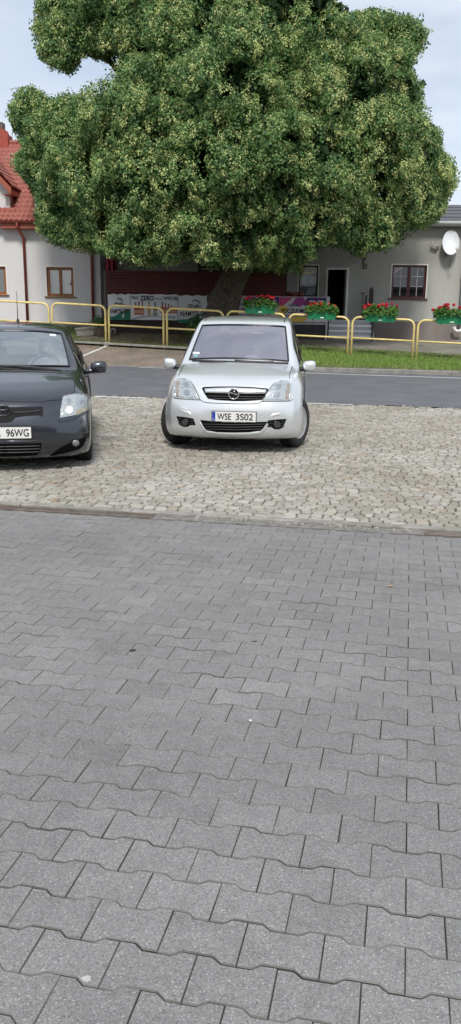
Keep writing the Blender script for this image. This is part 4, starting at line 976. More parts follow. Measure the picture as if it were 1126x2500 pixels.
# meter box with its cable, and the dark wall lamp overgrown by leaves
bx_, bz_ = W2.px(893, 648)
Bx = thing('meter_box', 'small grey meter box on the grey wall right of the open door', 'meter box', W2.m @ Vector((bx_, 0, bz_)), W2.ang)
mb = MB(); mb.box(-.07, .07, -.07, -.003, -.08, .08, .006); mb.done('box', mat('meter_grey', (.30, .30, .28), .6), Bx)
mb = MB(); mb.prism([(-.045, -.05), (.045, -.05), (.045, .05), (-.045, .05)], -.075, -.0705); mb.prism([(-.04, -.045), (-.025, -.045), (.035, .045), (.02, .045)], -.079, -.0755); mb.done('dial', mat('meter_dark', (.10, .10, .09), .5), Bx)
mb = MB(); mb.tube([(-.11, -.012, .45), (-.10, -.012, .05), (-.10, -.012, -.11), (.08, -.012, -.11)], .010, 6); mb.done('cable', M_BLK, Bx)
lx_, lz_ = W2.px(888, 622, -.35)
Lp = thing('wall_lamp', 'dark lantern hanging on the grey wall just under the lowest boughs, above the meter box', 'lamp', W2.m @ Vector((lx_, -.35, lz_)), W2.ang)
mb = MB(); mb.lathe([(0, -.22), (.05, -.21), (.10, -.1), (.12, .08), (.10, .16), (.04, .22), (0, .24)], n=10); mb.done('lamp_body', mat('lantern_dark', (.02, .022, .018), .5, var=.3), Lp)
mb = MB(); mb.tube([(0, 0, .22), (0, .05, .34), (0, .34, .36)], .015, 6); mb.done('arm', M_BLK, Lp)
# things on the landing
tx, tz = W2.px(886, 716, -.5)
T = thing('crutch_stand', 'thin dark T-shaped stand on the landing between the door and the dark chair', 'stand', W2.m @ Vector((tx, -.5, z0-.02)), W2.ang)
hT = tz-z0+.02
mb = MB(); mb.cyl((0, 0, 0), (0, 0, hT), .014, n=8); mb.done('pole', M_BLK, T); mb = MB(); mb.tube([(-.09, 0, hT-.02), (-.04, 0, hT+.005), (.04, 0, hT+.005), (.09, 0, hT-.02)], .016, 8); mb.done('crossbar', M_BLK, T); mb = MB(); mb.lathe([(0, 0), (.12, 0), (.11, .02), (.02, .03), (0, .03)], n=14); mb.done('foot', M_BLK, T)
kx, kz = W2.px(908, 701, -.55); kx0, ka = W2.px(898, 722, -.55)
K = thing('wooden_chair', 'dark wooden chair with a tall rounded back beside the steps', 'chair', W2.m @ Vector((kx, -.55, z0-.02)), W2.ang)
M_DW = mat('dark_wood', (.035, .024, .018), .5, var=.4, scale=14)
hb = kz-z0+.02
mb = MB(); mb.prism([(-.07, .2), (.09, .2), (.09, hb-.12), (.06, hb-.03), (.01, hb), (-.04, hb-.03), (-.07, hb-.12)], .12, .16); mb.done('backrest', M_DW, K)
mb = MB(); mb.box(-.22, .10, -.25, .13, .42, .46, .01); mb.done('seat', M_DW, K)
for (a, b) in ((-.20, -.23), (.07, -.23), (-.20, .11), (.07, .115)): mb = MB(); mb.box(a-.02, a+.02, b-.02, b+.02, 0, .42 if b < 0 else hb-.4); mb.done('leg', M_DW, K)
mb = MB(); mb.box(-.22, -.17, -.25, .13, ka-z0-.02, ka-z0+.03, .01); mb.box(-.215, -.175, -.24, -.20, .45, ka-z0-.02); mb.done('armrest', M_DW, K)
# white elbow pipe and boards at the foot of the wall, far right
ex, ez = W2.px(1115, 806, -.3)
E_ = thing('drain_elbow', 'white plastic drain elbow at the foot of the grey wall, far right', 'pipe', W2.m @ Vector((ex, -.3, ez)), W2.ang)
mb = MB(); mb.tube([(-.10, 0, .12), (-.08, 0, .02), (0, -.02, -.04), (.12, -.04, -.03), (.32, -.04, -.0)], .065, 10); mb.done('pipe', mat('pipe_white', (.62, .62, .60), .4, var=.1), E_)
mb = MB(); mb.cyl((.10, -.04, -.03), (.15, -.04, -.025), .08, n=12); mb.done('collar', mat('pipe_white2', (.68, .68, .66), .4), E_)
bxx, bzz = W2.px(1122, 838, -.8)
mb = MB()
for i in range(3): mb.box(-.5, .5, -.06, .06, .0+.035*i, .03+.035*i, .003, Matrix.Rotation(R(14*i-25), 4, 'Z') @ Matrix.Rotation(R(4*i), 4, 'Y'))
o = tag(mb.done('loose_boards', mat('old_board', (.24, .17, .12), .85, var=.3)), 'loose weathered boards lying by the drain elbow', 'boards'); o.location = W2.m @ Vector((bxx, -.8, bzz-.02))
# ================================================================ RAILING, PLANTERS, FENCE, BANNERS
M_YEL = mat('yellow_paint', (.82, .67, .27), .45, color2=(.62, .47, .18), scale=5, bump=.1)
# panels stand on the rail line; their ends are found from the photograph's pixels
p_l = at_plane(264, 838, EV*B_RAIL, EV); p_r = at_plane(1012, 878, EV*B_RAIL, EV)
a_l, a_r = AB(p_l.x, p_l.y)[0], AB(p_r.x, p_r.y)[0]; PITCH_A = (a_r-a_l)/5
print('rail pitch', PITCH_A)
def rail_pt(a, z=0.0): return Vector((a*EU.x+B_RAIL*EV.x, a*EU.y+B_RAIL*EV.y, z))
RAILS = []
def rail_panel(k):
    a0 = a_l+k*PITCH_A+.045; a1 = a0+PITCH_A-.115; A, B = rail_pt(a0), rail_pt(a1); A.z, B.z = zr(A.x), zr(B.x)
    # local frame: x along the panel, z up (sheared with the slope)
    r = .034; w_ = (B-A).length; rise = B.z-A.z; cr_ = .20; Ht = 1.13
    dz = random.uniform(-.012, .012); tiltv = random.uniform(-.008, .008)
    pts = [(0, 0, -.25), (0, 0, Ht-cr_)]
    for j in range(1, 6): t = math.pi/2*j/6; pts.append((cr_*(1-math.cos(t)), 0, Ht-cr_+cr_*math.sin(t)))
    pts.append((cr_, 0, Ht)); pts.append((w_-cr_, 0, Ht+rise*1.0))
    for j in range(1, 6): t = math.pi/2*j/6; pts.append((w_-cr_+cr_*math.sin(t), 0, Ht-cr_+cr_*math.cos(t)+rise))
    pts += [(w_, 0, Ht-cr_+rise), (w_, 0, -.25+rise)]
    desc = LBL[k]
    T = thing('railing_panel', desc, 'railing', A, -PHI, 'yellow railing panels along the pavement'); T.location.z += dz; T.rotation_euler = (tiltv, 0, -PHI)
    mb = MB(); mb.tube(pts, r, 10); mb.done('hoop', M_YEL, T)
    mb = MB(); mb.tube([(r*.5, 0, .52), (w_-r*.5, 0, .52+rise)], r*.85, 10); mb.done('middle_rail', M_YEL, T)
    RAILS.append((T, A, B, w_, rise)); return T
LBL = {-2: 'yellow tubular railing panel furthest left, above the roof of the dark hatchback', -1: 'yellow railing panel below the brown window of the white house',
       0: 'yellow railing panel in front of the white bottle banner', 1: 'yellow railing panel just left of the silver car, before the tree trunk', 2: 'yellow railing panel hidden behind the windscreen of the silver car', 3: 'yellow railing panel carrying the flower box at the right end of the silver car roof',
       4: 'yellow railing panel in front of the entrance steps, under the third flower box', 5: 'yellow railing panel in front of the maroon window', 6: 'yellow railing panel at the right edge, under the last flower box'}
LBL[3] = 'yellow railing panel hidden behind the silver car and its roof, under the first flower box'
LBL[4] = 'yellow railing panel right of the silver car, under the flower box before the open door'
LBL[5] = 'yellow railing panel below the maroon window, its flower box at the left'
for k in range(-2, 7): rail_panel(k-0) if True else None
# --- flower boxes with geraniums
M_GBOX = mat('green_plastic', (.012, .20, .08), .42, var=.12, scale=3)
M_GLEAF = leaf_material('geranium_leaf', (.035, .11, .02), (.14, .26, .05), .25)
M_PETAL = leaf_material('geranium_petal', (.50, .012, .02), (.72, .04, .05), .15)
M_PETAL2 = leaf_material('geranium_petal_orange', (.55, .05, .02), (.70, .12, .05), .15)
def planter(px0, px1, pyb, which, label, flabel, spots, seed):
    g = np.random.default_rng(seed)
    pa_, pb_ = at_plane(px0, pyb, EV*(B_RAIL-.02), EV), at_plane(px1, pyb, EV*(B_RAIL-.02), EV); c = (pa_+pb_)/2; w_ = (pb_-pa_).length; h_ = .27
    T = thing('flower_box', label, 'planter', c, -PHI, 'green flower boxes hung on the railing'); T.rotation_euler = (0, .012, -PHI)
    mb = MB(); b0, b1, t0, t1 = w_/2-.045, .08, w_/2, .115; th = .008
    def ringv(x, y, z): return [mb.b.verts.new(q) for q in ((-x, -y, z), (x, -y, z), (x, y, z), (-x, y, z))]
    rs = [ringv(b0, b1, 0), ringv(lerp(b0, t0, .86), lerp(b1, t1, .86), h_-.04), ringv(lerp(b0, t0, .86)+.012, lerp(b1, t1, .86)+.012, h_-.04), ringv(t0+.012, t1+.012, h_), ringv(t0, t1, h_), ringv(b0-th, b1-th, .03)]
    mb.b.faces.new(rs[0][::-1]); mb.b.faces.new(rs[-1])
    for A, B in zip(rs, rs[1:]):
        for j in range(4): mb.b.faces.new((A[j], A[(j+1) % 4], B[(j+1) % 4], B[j]))
    mb.done('box', M_GBOX, T)
    mb = MB(); mb.box(-.04, .07, -b1-.018, -b1-.006, .035, .07, .002); mb.done('tag', mat('box_tag', (.7, .7, .68), .5), T)
    mb = MB(); mb.box(-t0+.02, t0-.02, -t1+.02, t1-.02, h_-.06, h_-.03); mb.done('soil', mat('soil', (.05, .035, .025), .95), T)
    mb = MB()
    for xx in (-w_*.3, w_*.3): mb = MB(); mb.tube([(xx, b1+.01, .08), (xx, .02, -.045), (xx, -.02, -.045), (xx, -b1-.012, .02)], .008, 6); mb.done('hanger', M_BLK, T)
    F = thing('geraniums', flabel, 'flowers', c+Vector((0, 0, h_-.04)), -PHI, 'geraniums in the green flower boxes')
    n = 2300; P = np.stack([g.uniform(-1, 1, n), g.normal(0, .5, n), g.random(n)], 1); P[:, 0] *= (t0+.03)*1.0
    top = .21+.05*np.sin(P[:, 0]*9+seed)+.03*np.sin(P[:, 0]*23)
    P[:, 1] *= .17; P[:, 2] = P[:, 2]**.8*top-.0-np.abs(P[:, 1])*.25; P[:, 2] -= np.clip(np.abs(P[:, 0])-t0*.8, 0, 1)*.4
    nr = np.stack([g.normal(0, .5, n), g.normal(-.35, .5, n), g.uniform(.2, 1, n)], 1); nr /= np.linalg.norm(nr, axis=1)[:, None]
    link('foliage', leaf_mesh('foliage', P, nr, g.uniform(.04, .075, n), g.random(n), aspect=1.3, droop=.2), M_GLEAF, F)
    for (sx, sz, r, mm) in spots:
        x = sx*t0; sz += .045; y = g.uniform(-.14, .02); k = 90; d = g.normal(0, 1, (k, 3)); d /= np.linalg.norm(d, axis=1)[:, None]; Q = d*(r*g.uniform(.6, 1, k))[:, None]*[1, 1, .8]+[x, y, sz]
        link('flower_head', leaf_mesh('flower_head', Q, d, g.uniform(.025, .04, k), g.random(k), aspect=1.4, droop=0), M_PETAL if mm == 0 else M_PETAL2, F)
        mb = MB(); mb.tube([(x*.95, y*.5, 0), (x, y*.8, sz*.6), (x, y, sz)], .005, 5); mb.done('stem', mat('stem_green', (.06, .14, .03), .6), F)
planter(598, 672, 766, 2, 'green flower box rising behind the roof of the silver car', 'red geraniums behind the roof of the silver car, the furthest left box', [(-.85,.17,.05,0),(-.7,.22,.05,0),(-.2,.24,.035,0),(.15,.25,.05,0),(.35,.23,.055,0),(.5,.26,.05,0),(.72,.21,.055,0),(.9,.20,.05,0)], 1)
planter(750, 822, 780, 3, 'green flower box in front of the open doorway', 'mostly leafy geraniums with sparse red and orange heads before the open doorway', [(-.75,.15,.04,0),(-.5,.19,.06,0),(-.35,.15,.05,0),(-.05,.16,.045,0),(-.1,.21,.035,0),(.45,.18,.02,1),(.85,.12,.045,1)], 2)
planter(889, 967, 786, 4, 'green flower box below the T-shaped stand and dark chair', 'geraniums with red heads spread along the box left of the maroon window', [(-1.02,.17,.045,0),(-.95,.12,.045,0),(-.78,.22,.05,0),(-.66,.20,.045,0),(-.12,.19,.045,0),(.12,.23,.045,0),(.36,.24,.035,0),(.36,.18,.04,0),(.7,.25,.03,0),(1.0,.19,.03,0)], 3)
planter(1062, 1142, 791, 5, 'green flower box at the right edge of the picture', 'geraniums with tall red heads in the box at the right edge', [(-1.18,.12,.045,0),(-.8,.19,.055,0),(-.62,.20,.05,0),(-.45,.27,.05,0),(-.3,.28,.05,0),(-.28,.18,.06,0),(.08,.27,.045,0),(.15,.11,.06,0),(.45,.2,.05,0),(.75,.22,.05,0)], 4)

# --- dark red slatted fence round the beer garden
W3 = Wall((-2.0, 29.8, 0), R(0.0))
fx0, fz1 = W3.px(262, 659); fx1, _ = W3.px(700, 662); _, fzb = W3.px(400, 722)
M_RED = mat('oxblood_paint', (.12, .018, .016), .55, color2=(.07, .011, .010), scale=4)
Fn = thing('slatted_fence', 'dark red horizontal slatted fence behind the tree trunk and the banners', 'fence', W3.p0, W3.ang)
nb = 9; bh = (fz1-fzb)/nb
xx = fx0; k = 0
while xx < fx1-.1:
    xe = min(xx+2.05, fx1); mb = MB()
    for j in range(nb): mb.box(xx+.03, xe-.03, -.02+random.uniform(-.004, .004), .005, fzb+j*bh+.010, fzb+(j+1)*bh-.006+random.uniform(-.004, .002), .004)
    mb.done('slat_panel', M_RED, Fn); mb = MB(); mb.box(xx-.03, xx+.05, .006, .09, .3, fz1+.01, .005); mb.done('post', M_RED, Fn); xx = xe; k += 1
mb = MB(); mb.box(fx0-.02, fx1+.02, .095, .11, .2, fz1-.02); mb.done('backing_board', mat('fence_back', (.030, .010, .010), .8, var=.2), Fn)
mb = MB(); mb.box(fx0, fx1, -.01, .09, .3, fzb-.0, .004); mb.done('lower_boards', mat('lower_board', (.055, .032, .028), .8, color2=(.028, .017, .016), scale=5), Fn)
mb = MB(); mb.box(fx0-.13, fx0-.05, -.02, .06, .3, fz1-.03, .005); mb.done('end_post', mat('grey_post', (.14, .12, .115), .7, var=.3), Fn)
# right part of the enclosure: low railing covered by woven dark screen under the banners
sx0_, sz1_ = W3.px(700, 789); sx1_, sz0_ = W3.px(793, 835)
Sk = thing('woven_screen', 'dark woven screen below the purple banner, left of the entrance steps', 'screen', W3.p0, W3.ang)
mb = MB(); mb.box(sx0_, sx1_, -.03, .0, sz0_-.05, sz1_-.04); mw = mat('woven_dark', (.035, .035, .04), .8, color2=(.015, .015, .018), scale=40, bump=.8, bscale=120); mb.done('mat', mw, Sk)
mb = MB(); x = sx0_
while x < sx1_-.02: mb.box(x, x+.028, -.036, -.031, sz0_-.05, sz1_-.045); x += .047
mb.done('weave', mat('woven_strip', (.05, .05, .055), .7, var=.3), Sk)
mb = MB(); mb.box(sx0_, sx1_+.05, -.06, .04, sz1_-.04, sz1_+.02, .008); mb.done('top_rail', mat('rail_pale', (.50, .47, .45), .7, var=.15), Sk)
mb = MB(); mb.box(sx1_, sx1_+.06, -.06, .02, sz0_-.08, sz1_-.04, .004); mb.done('end_post', mat('rail_pale', (.5, .47, .45), .7), Sk)
mb = MB(); q0, q1 = W3.px(801, 724, -.1); _, qb = W3.px(801, 790, -.1); mb.box(q0-.04, q0+.02, -.10, -.04, qb-.4, q1, .004); mb.done('banner_post', mat('alu_post', (.45, .45, .45), .4), Sk)

def banner(px0, px1, py0, py1, label, m, d=-.12, drop=0.0, group=None, wrinkle=.012):
    "cloth with slight folds; returns the thing, its size, and a helper to print on it"
    x0, z1 = W3.px(px0, py0, d); x1, z0 = W3.px(px1, py1, d); w_, h_ = x1-x0, z1-z0
    T = thing('banner', label, 'banner', W3.m @ Vector(((x0+x1)/2, d, (z0+z1)/2)), W3.ang, group)
    nx_, nz_ = 40, 16; ph = random.uniform(0, 6)
    f = lambda x, z: wrinkle*math.sin(x*4.1+ph)+wrinkle*.6*math.sin(x*9.3+z*5+ph)
    V = []; 
    for s_ in (0, .004):
        for j in range(nz_+1):
            for i in range(nx_+1):
                x = (i/nx_-.5)*w_; z = (j/nz_-.5)*h_; V.append((x, f(x, z)+s_, z-(.02*math.sin(3.0*i/nx_*6) if j == nz_ else 0)*wrinkle/.012*.5))
    I = np.arange((nx_+1)*(nz_+1)).reshape(nz_+1, nx_+1); q = np.stack([I[:-1, :-1].ravel(), I[:-1, 1:].ravel(), I[1:, 1:].ravel(), I[1:, :-1].ravel()], 1)
    link('cloth', np_mesh('cloth', np.array(V), [q, q[:, ::-1]+I.size], True), m, T)
    def wrap(o, off=.006):
        for v in o.data.vertices:
            p = v.co+o.location; v.co.y = f(p.x, p.z)-off+(v.co.y)
        o.location.y = 0; o.data.update()
    def shape(name, pts, m, lvl=1):
        mb = MB(); P = [((a-.5)*w_, (b-.5)*h_) for a, b in pts]
        # cut into columns so that it follows the folds
        mb.prism(P, -.0005, .0005, 'y')
        for xcut in np.arange(-w_/2, w_/2, .12):
            g_ = list(mb.b.verts)+list(mb.b.edges)+list(mb.b.faces); bmesh.ops.bisect_plane(mb.b, geom=g_, plane_co=(float(xcut), 0, 0), plane_no=(1, 0, 0))
        o = mb.done(name, m, T); wrap(o, .003+.0025*lvl); return o
    def word(s_, cx, cy, ww, hh, m, bold=0.0, slant=0.0, lvl=4, name='lettering'):
        o = link(name, text_mesh(s_, ww*w_, hh*h_, .0015, bold), m, T)
        for v in o.data.vertices:
            v.co.x += slant*v.co.z+(cx-.5)*w_; v.co.z += (cy-.5)*h_
        wrap(o, .003+.0025*lvl); return o
    return T, w_, h_, shape, word
M_BWHITE = mat('banner_white', (.74, .75, .76), .6, color2=(.66, .67, .68), scale=3)
M_INK = mat('ink_black', (.02, .02, .022), .6); M_NAVY = mat('ink_navy', (.03, .035, .07), .6); M_GREENP = mat('print_green', (.012, .12, .075), .6, color2=(.02, .2, .11), scale=5); M_REDP = mat('print_red', (.35, .02, .015), .6, color2=(.16, .02, .015), scale=12)
def brewery(px0, px1, py0, py1, label):
    T, w_, h_, sh, wd = banner(px0, px1, py0, py1, label, M_BWHITE, group='white brewery banners', wrinkle=.02)
    sh('green_field', [(.0, .0), (1, .0), (1, .42), (.85, .44), (.6, .30), (.3, .14), (0, .12)], M_GREENP)
    sh('stripe', [(0, .22), (.3, .26), (.6, .36), (.8, .38), (.6, .31), (.3, .19), (0, .15)], mat('print_white', (.6, .6, .6), .6), 2)
    wd('NAMYSŁÓW', .52, .36, .90, .24, mat('ink_brown', (.05, .015, .01), .6), bold=.015, slant=.1)
    # sketch of a horse's head above the name, as loose ink strokes
    for k in range(6):
        a0 = .25+.07*k; mb_pts = [(a0, .52+.02*k), (a0+.06, .66+.03*math.sin(k*2)), (a0+.14, .70-.02*k), (a0+.13, .67-.02*k), (a0+.06, .62), (a0+.02, .52)]
        sh('drawing', mb_pts, mat('ink_grey', (.10, .12, .11), .6), 2)
    sh('drawing', [(.42, .78), (.50, .86), (.62, .84), (.70, .70), (.66, .70), (.58, .80), (.50, .81), (.45, .76)], mat('ink_grey', (.10, .12, .11), .6), 2)
    return T
brewery(263, 318, 718, 781, 'wrinkled white and green brewery banner at the left end of the fence')
brewery(435, 514, 721, 789, 'white and green brewery banner half hidden by the tree trunk')
T, w_, h_, sh, wd = banner(318, 434, 718, 782, 'white banner reading TERAZ ZERO with a row of beer bottles', M_BWHITE, group=None, wrinkle=.012)
wd('TERAZ', .095, .86, .17, .11, M_NAVY, .01); wd('ZERO', .355, .85, .29, .20, M_NAVY, .035); wd('ZNACZY', .60, .83, .14, .075, M_NAVY); wd('WIĘCEJ', .84, .84, .29, .16, M_NAVY, .02)
wd('STWORZONE', .80, .115, .30, .08, M_NAVY, .01)
M_AMB = mat('bottle_amber', (.48, .10, .05), .4, color2=(.30, .05, .03), scale=30); M_YELB = mat('bottle_yellow', (.50, .33, .08), .4, var=.2); M_GRB = mat('bottle_green', (.03, .17, .06), .4, var=.2)
def bottle(cx, top, bot, ww, m, cap=M_INK):
    h = top-bot; a = ww/2; sh('bottle_picture', [(cx-a, bot), (cx+a, bot), (cx+a, bot+h*.52), (cx+a*.4, bot+h*.68), (cx+a*.34, top), (cx-a*.34, top), (cx-a*.4, bot+h*.68), (cx-a, bot+h*.52)], m, 2)
    sh('cap', [(cx-a*.42, top-.03), (cx+a*.42, top-.03), (cx+a*.42, top+.01), (cx-a*.42, top+.01)], cap, 3); sh('label', [(cx-a*.9, bot+h*.12), (cx+a*.9, bot+h*.12), (cx+a*.9, bot+h*.36), (cx-a*.9, bot+h*.36)], mat('bottle_label', (.55, .22, .12), .6, color2=(.5, .42, .3), scale=30), 3)
for cx, t in ((.11, .67), (.18, .70), (.255, .71)): bottle(cx, t, .2, .072, M_AMB)
bottle(.395, .70, .2, .078, M_YELB); bottle(.525, .70, .2, .08, M_GRB, M_GRB)
for i, cx in enumerate((.675, .745, .81, .865, .92, .97)): bottle(cx, .69-.035*i, .26+.004*i, .066-.004*i, M_AMB)
sh('green_hill', [(0, .0), (.05, .08), (.25, .17), (.5, .19), (.62, .17), (.60, .14), (.3, .10), (.1, .0)], mat('print_pale', (.36, .40, .40), .6), 1)
M_PURP = mat('print_purple', (.26, .04, .26), .6, color2=(.36, .05, .24), scale=3); M_MAG = mat('print_magenta', (.60, .06, .20), .6, color2=(.48, .04, .18), scale=3); M_YP = mat('print_yellow', (.74, .52, .08), .6, color2=(.62, .42, .08), scale=3); M_DKP = mat('print_indigo', (.05, .02, .14), .6); M_LIL = mat('banner_lilac', (.62, .57, .60), .6, color2=(.54, .50, .53), scale=3)
def energy(px0, px1, py0, py1, label):
    T, w_, h_, sh, wd = banner(px0, px1, py0, py1, label, M_LIL, group='purple and yellow petrol station banners', wrinkle=.006, d=-.14)
    sh('print', [(0, .99), (.30, .99), (.10, .66), (0, .62)], M_MAG); sh('print', [(.36, .99), (.52, .97), (.56, .80), (.44, .60), (.28, .72)], M_PURP); sh('print', [(.60, .99), (.99, .99), (.99, .62), (.62, .60), (.48, .70)], M_DKP)
    sh('print', [(0, .62), (.10, .66), (.20, .52), (.10, .20), (.04, .0), (0, .0)], M_YP); sh('print', [(.14, .0), (.22, .14), (.42, .24), (.62, .16), (.52, .0)], M_YP); sh('print', [(.58, .86), (.66, .90), (.72, .72), (.64, .60), (.56, .66)], mat('print_red2', (.5, .02, .02), .6))
    for a in (.62, .80): sh('print', [(a, .78), (a+.14, .78), (a+.16, .66), (a+.13, .58), (a+.01, .58)], mat('print_red2', (.5, .02, .02), .6), 2); sh('print', [(a, .80), (a+.14, .80), (a+.13, .86), (a+.01, .86)], M_LIL, 2)
    sh('border', [(0, .975), (1, .975), (1, 1), (0, 1)], mat('print_pinkish', (.55, .42, .5), .6), 3)
    wd('VERVA', .30, .66, .20, .10, M_DKP, .02, .25); wd('POCZUJ MOC', .35, .42, .60, .22, M_INK, .025, .15); wd('ORZEŹWIAJĄCEJ ENERGII', .36, .24, .66, .10, M_INK, .012, .15)
    return T
energy(560, 681, 722, 786, 'purple and yellow banner reading POCZUJ, left one, between the tree trunk and the next banner')
energy(682, 796, 724, 787, 'purple and yellow banner reading POCZUJ MOC in front of the poster window')
# green sign board on the wall over the fence, mostly under leaves
W2s = W2
gx0_, gz1 = W2.px(484, 632, -.15); gx1_, gz0 = W2.px(704, 665, -.15)
Sg = thing('bar_sign', 'dark green sign with white lettering on the wall above the fence, mostly hidden by leaves', 'sign', W2.m @ Vector(((gx0_+gx1_)/2, -.15, (gz0+gz1)/2)), W2.ang)
gw, gh = gx1_-gx0_, gz1-gz0
mb = MB(); mb.box(-gw/2, gw/2, 0, .04, -gh/2, gh/2, .005); mb.done('board', mat('sign_green', (.008, .035, .025), .6, color2=(.004, .02, .015), scale=2), Sg)
M_LET = mat('sign_letter', (.75, .77, .75), .6)
text('lettering', 'Bar pod', gw*.15, gh*.42, M_LET, Sg, (-gw*.40, -.004, gh*.08), bold=.01); text('lettering', 'Zam', gw*.10, gh*.34, M_LET, Sg, (-gw*.22, -.004, gh*.06), bold=.01)
text('lettering', 'iej', gw*.10, gh*.36, M_LET, Sg, (gw*.10, -.004, gh*.08), bold=.01); text('lettering', 'Nama', gw*.19, gh*.36, M_LET, Sg, (gw*.33, -.004, gh*.08), bold=.01)
for a, b in ((-.36, .2), (-.17, .12), (.38, .12)): text('lettering', 'Namysłów', gw*b, gh*.22, M_LET, Sg, (gw*a, -.004, -gh*.32), bold=.01)
# folded red parasol at the left end of the fence
ux, uz = W3.px(272, 659, .9); _, uz1 = W3.px(272, 600, .9)
U = thing('folded_parasol', 'folded dark red parasol standing behind the left end of the fence', 'parasol', W3.m @ Vector((ux, .9, G(ux-2, 30.7))), 0)
zb0 = G(ux-2, 30.7); mb = MB(); n_ = 16
prof = [(.05, uz1-zb0+.5), (.13, uz1-zb0), (.19, uz-zb0), (.22, uz-zb0-.35), (.17, uz-zb0-.5)]; prev = None
for r, z in prof:
    ring = [mb.b.verts.new((math.cos(2*math.pi*j/n_)*r*(1.15 if j % 2 else .8), math.sin(2*math.pi*j/n_)*r*(1.15 if j % 2 else .8), z)) for j in range(n_)]
    if prev:
        for j in range(n_): mb.b.faces.new((prev[j], prev[(j+1) % n_], ring[(j+1) % n_], ring[j]))
    prev = ring
mb.done('canopy', mat('parasol_red', (.20, .012, .03), .8, var=.25), U)
mb = MB(); mb.cyl((0, 0, 0), (0, 0, uz1-zb0+.55), .025, n=8); mb.done('pole', mat('pole_grey', (.3, .3, .3), .5), U)
# orange heap of seat cushions showing over the purple banner
ox, oz = W3.px(715, 716, .35)
mb = MB()
for i in range(5): mb.sph((ox-.28+.14*i, .35+random.uniform(-.05, .05), oz-.03+random.uniform(-.02, .02)), .10, (1.2, 1, .8), 10, 7)
o = tag(mb.done('cushions', mat('terracotta_cloth', (.20, .05, .03), .85, var=.35, scale=10)), 'terracotta coloured cushions showing above the banner beside the poster window', 'cushions'); o.location = W3.p0

# --- left corner planting: rocks, concrete ring, shrubs
def rock(px, py, y, r, sc, m, label, grp=None, seed=0):
    g = random.Random(seed); p = at_y(px, py, y); mb = MB(); bmesh.ops.create_icosphere(mb.b, subdivisions=3, radius=1.0)
    for v in mb.b.verts:
        n_ = v.co.normalized(); k = 1+.16*math.sin(n_.x*5+seed)+.12*math.sin(n_.y*7+n_.z*4+seed*2)+.05*math.sin(n_.z*13+n_.x*9); v.co = Vector((n_.x*sc[0], n_.y*sc[1], n_.z*sc[2]))*r*k
    o = tag(mb.done('rock', m), label, 'rock', grp); o.location = (p.x, p.y, G(p.x, p.y)+r*sc[2]*.55); return o
M_ROCK = mat('rock_brown', (.16, .125, .10), .9, color2=(.07, .055, .045), scale=4, bump=1.0, bscale=14)
for i, (px, r, lab) in enumerate(((212, .20, 'small dark rock beside the stone slab in the left planting'), (224, .27, 'largest brown rock of the left planting'), (238, .24, 'brown rock between the largest rock and the railing post'), (250, .18, 'rounded brown rock nearest the railing post in the left planting'))):
    rock(px, 815, 29.0-.15*i, r, (1.2, .9, .9), M_ROCK, lab, 'rocks in the planting before the white house', i)
p = at_y(212, 818, 28.6); mb = MB(); mb.box(-.34, .30, -.15, .15, 0, .22, .03); mb.box(-.36, .30, -.17, .17, .221, .30, .02)
o = tag(mb.done('stone_block', M_KERBC), 'flat-topped grey stone block lying at the left of the rocks', 'stone'); o.location = (p.x, p.y, G(p.x, p.y)-.02); o.rotation_euler = (0, R(-6), R(18))
p = at_y(277, 808, 29.2); T = thing('concrete_ring', 'small round concrete pipe end lying under the left banner', 'pipe', (p.x, p.y, G(p.x, p.y)+.10))
mb = MB(); mb.lathe([(.05, -.2), (.105, -.2), (.105, .2), (.05, .2), (.05, -.2)], axis='y', n=20); mb.done('ring', mat('ring_concrete', (.30, .28, .26), .9, var=.2), T)
def shrub(px, py, y, r, h, label, seed, n=900, ca=None):
    g = np.random.default_rng(seed); p = at_y(px, py, y); T = thing('shrub', label, 'shrub', (p.x, p.y, G(p.x, p.y)-.03))
    d = g.normal(0, 1, (n, 3)); d /= np.linalg.norm(d, axis=1)[:, None]; P = d*g.uniform(.35, 1, n)[:, None]**.6*[r, r*.8, h/2]+[0, 0, h/2]
    P[:, 0] += .12*r*np.sin(P[:, 2]*14); link('foliage', leaf_mesh('foliage', P, d, g.uniform(.05, .10, n), g.random(n)), ca or M_LEAF, T)
    mb = MB()
    for i in range(5): mb.tube([(0, 0, 0), (g.uniform(-.3, .3)*r, g.uniform(-.3, .3)*r, h*.5), (g.uniform(-.7, .7)*r, g.uniform(-.5, .5)*r, h*.85)], [.02, .014, .006], 6)
    mb.done('stem', M_BARK, T); return T
shrub(482, 800, 28.0, .42, .85, 'low dark green shrub in front of the banner left of the tree trunk', 1)
shrub(240, 800, 29.6, .32, .62, 'small leafy shrub at the corner of the white house by the second downpipe', 2, 500)
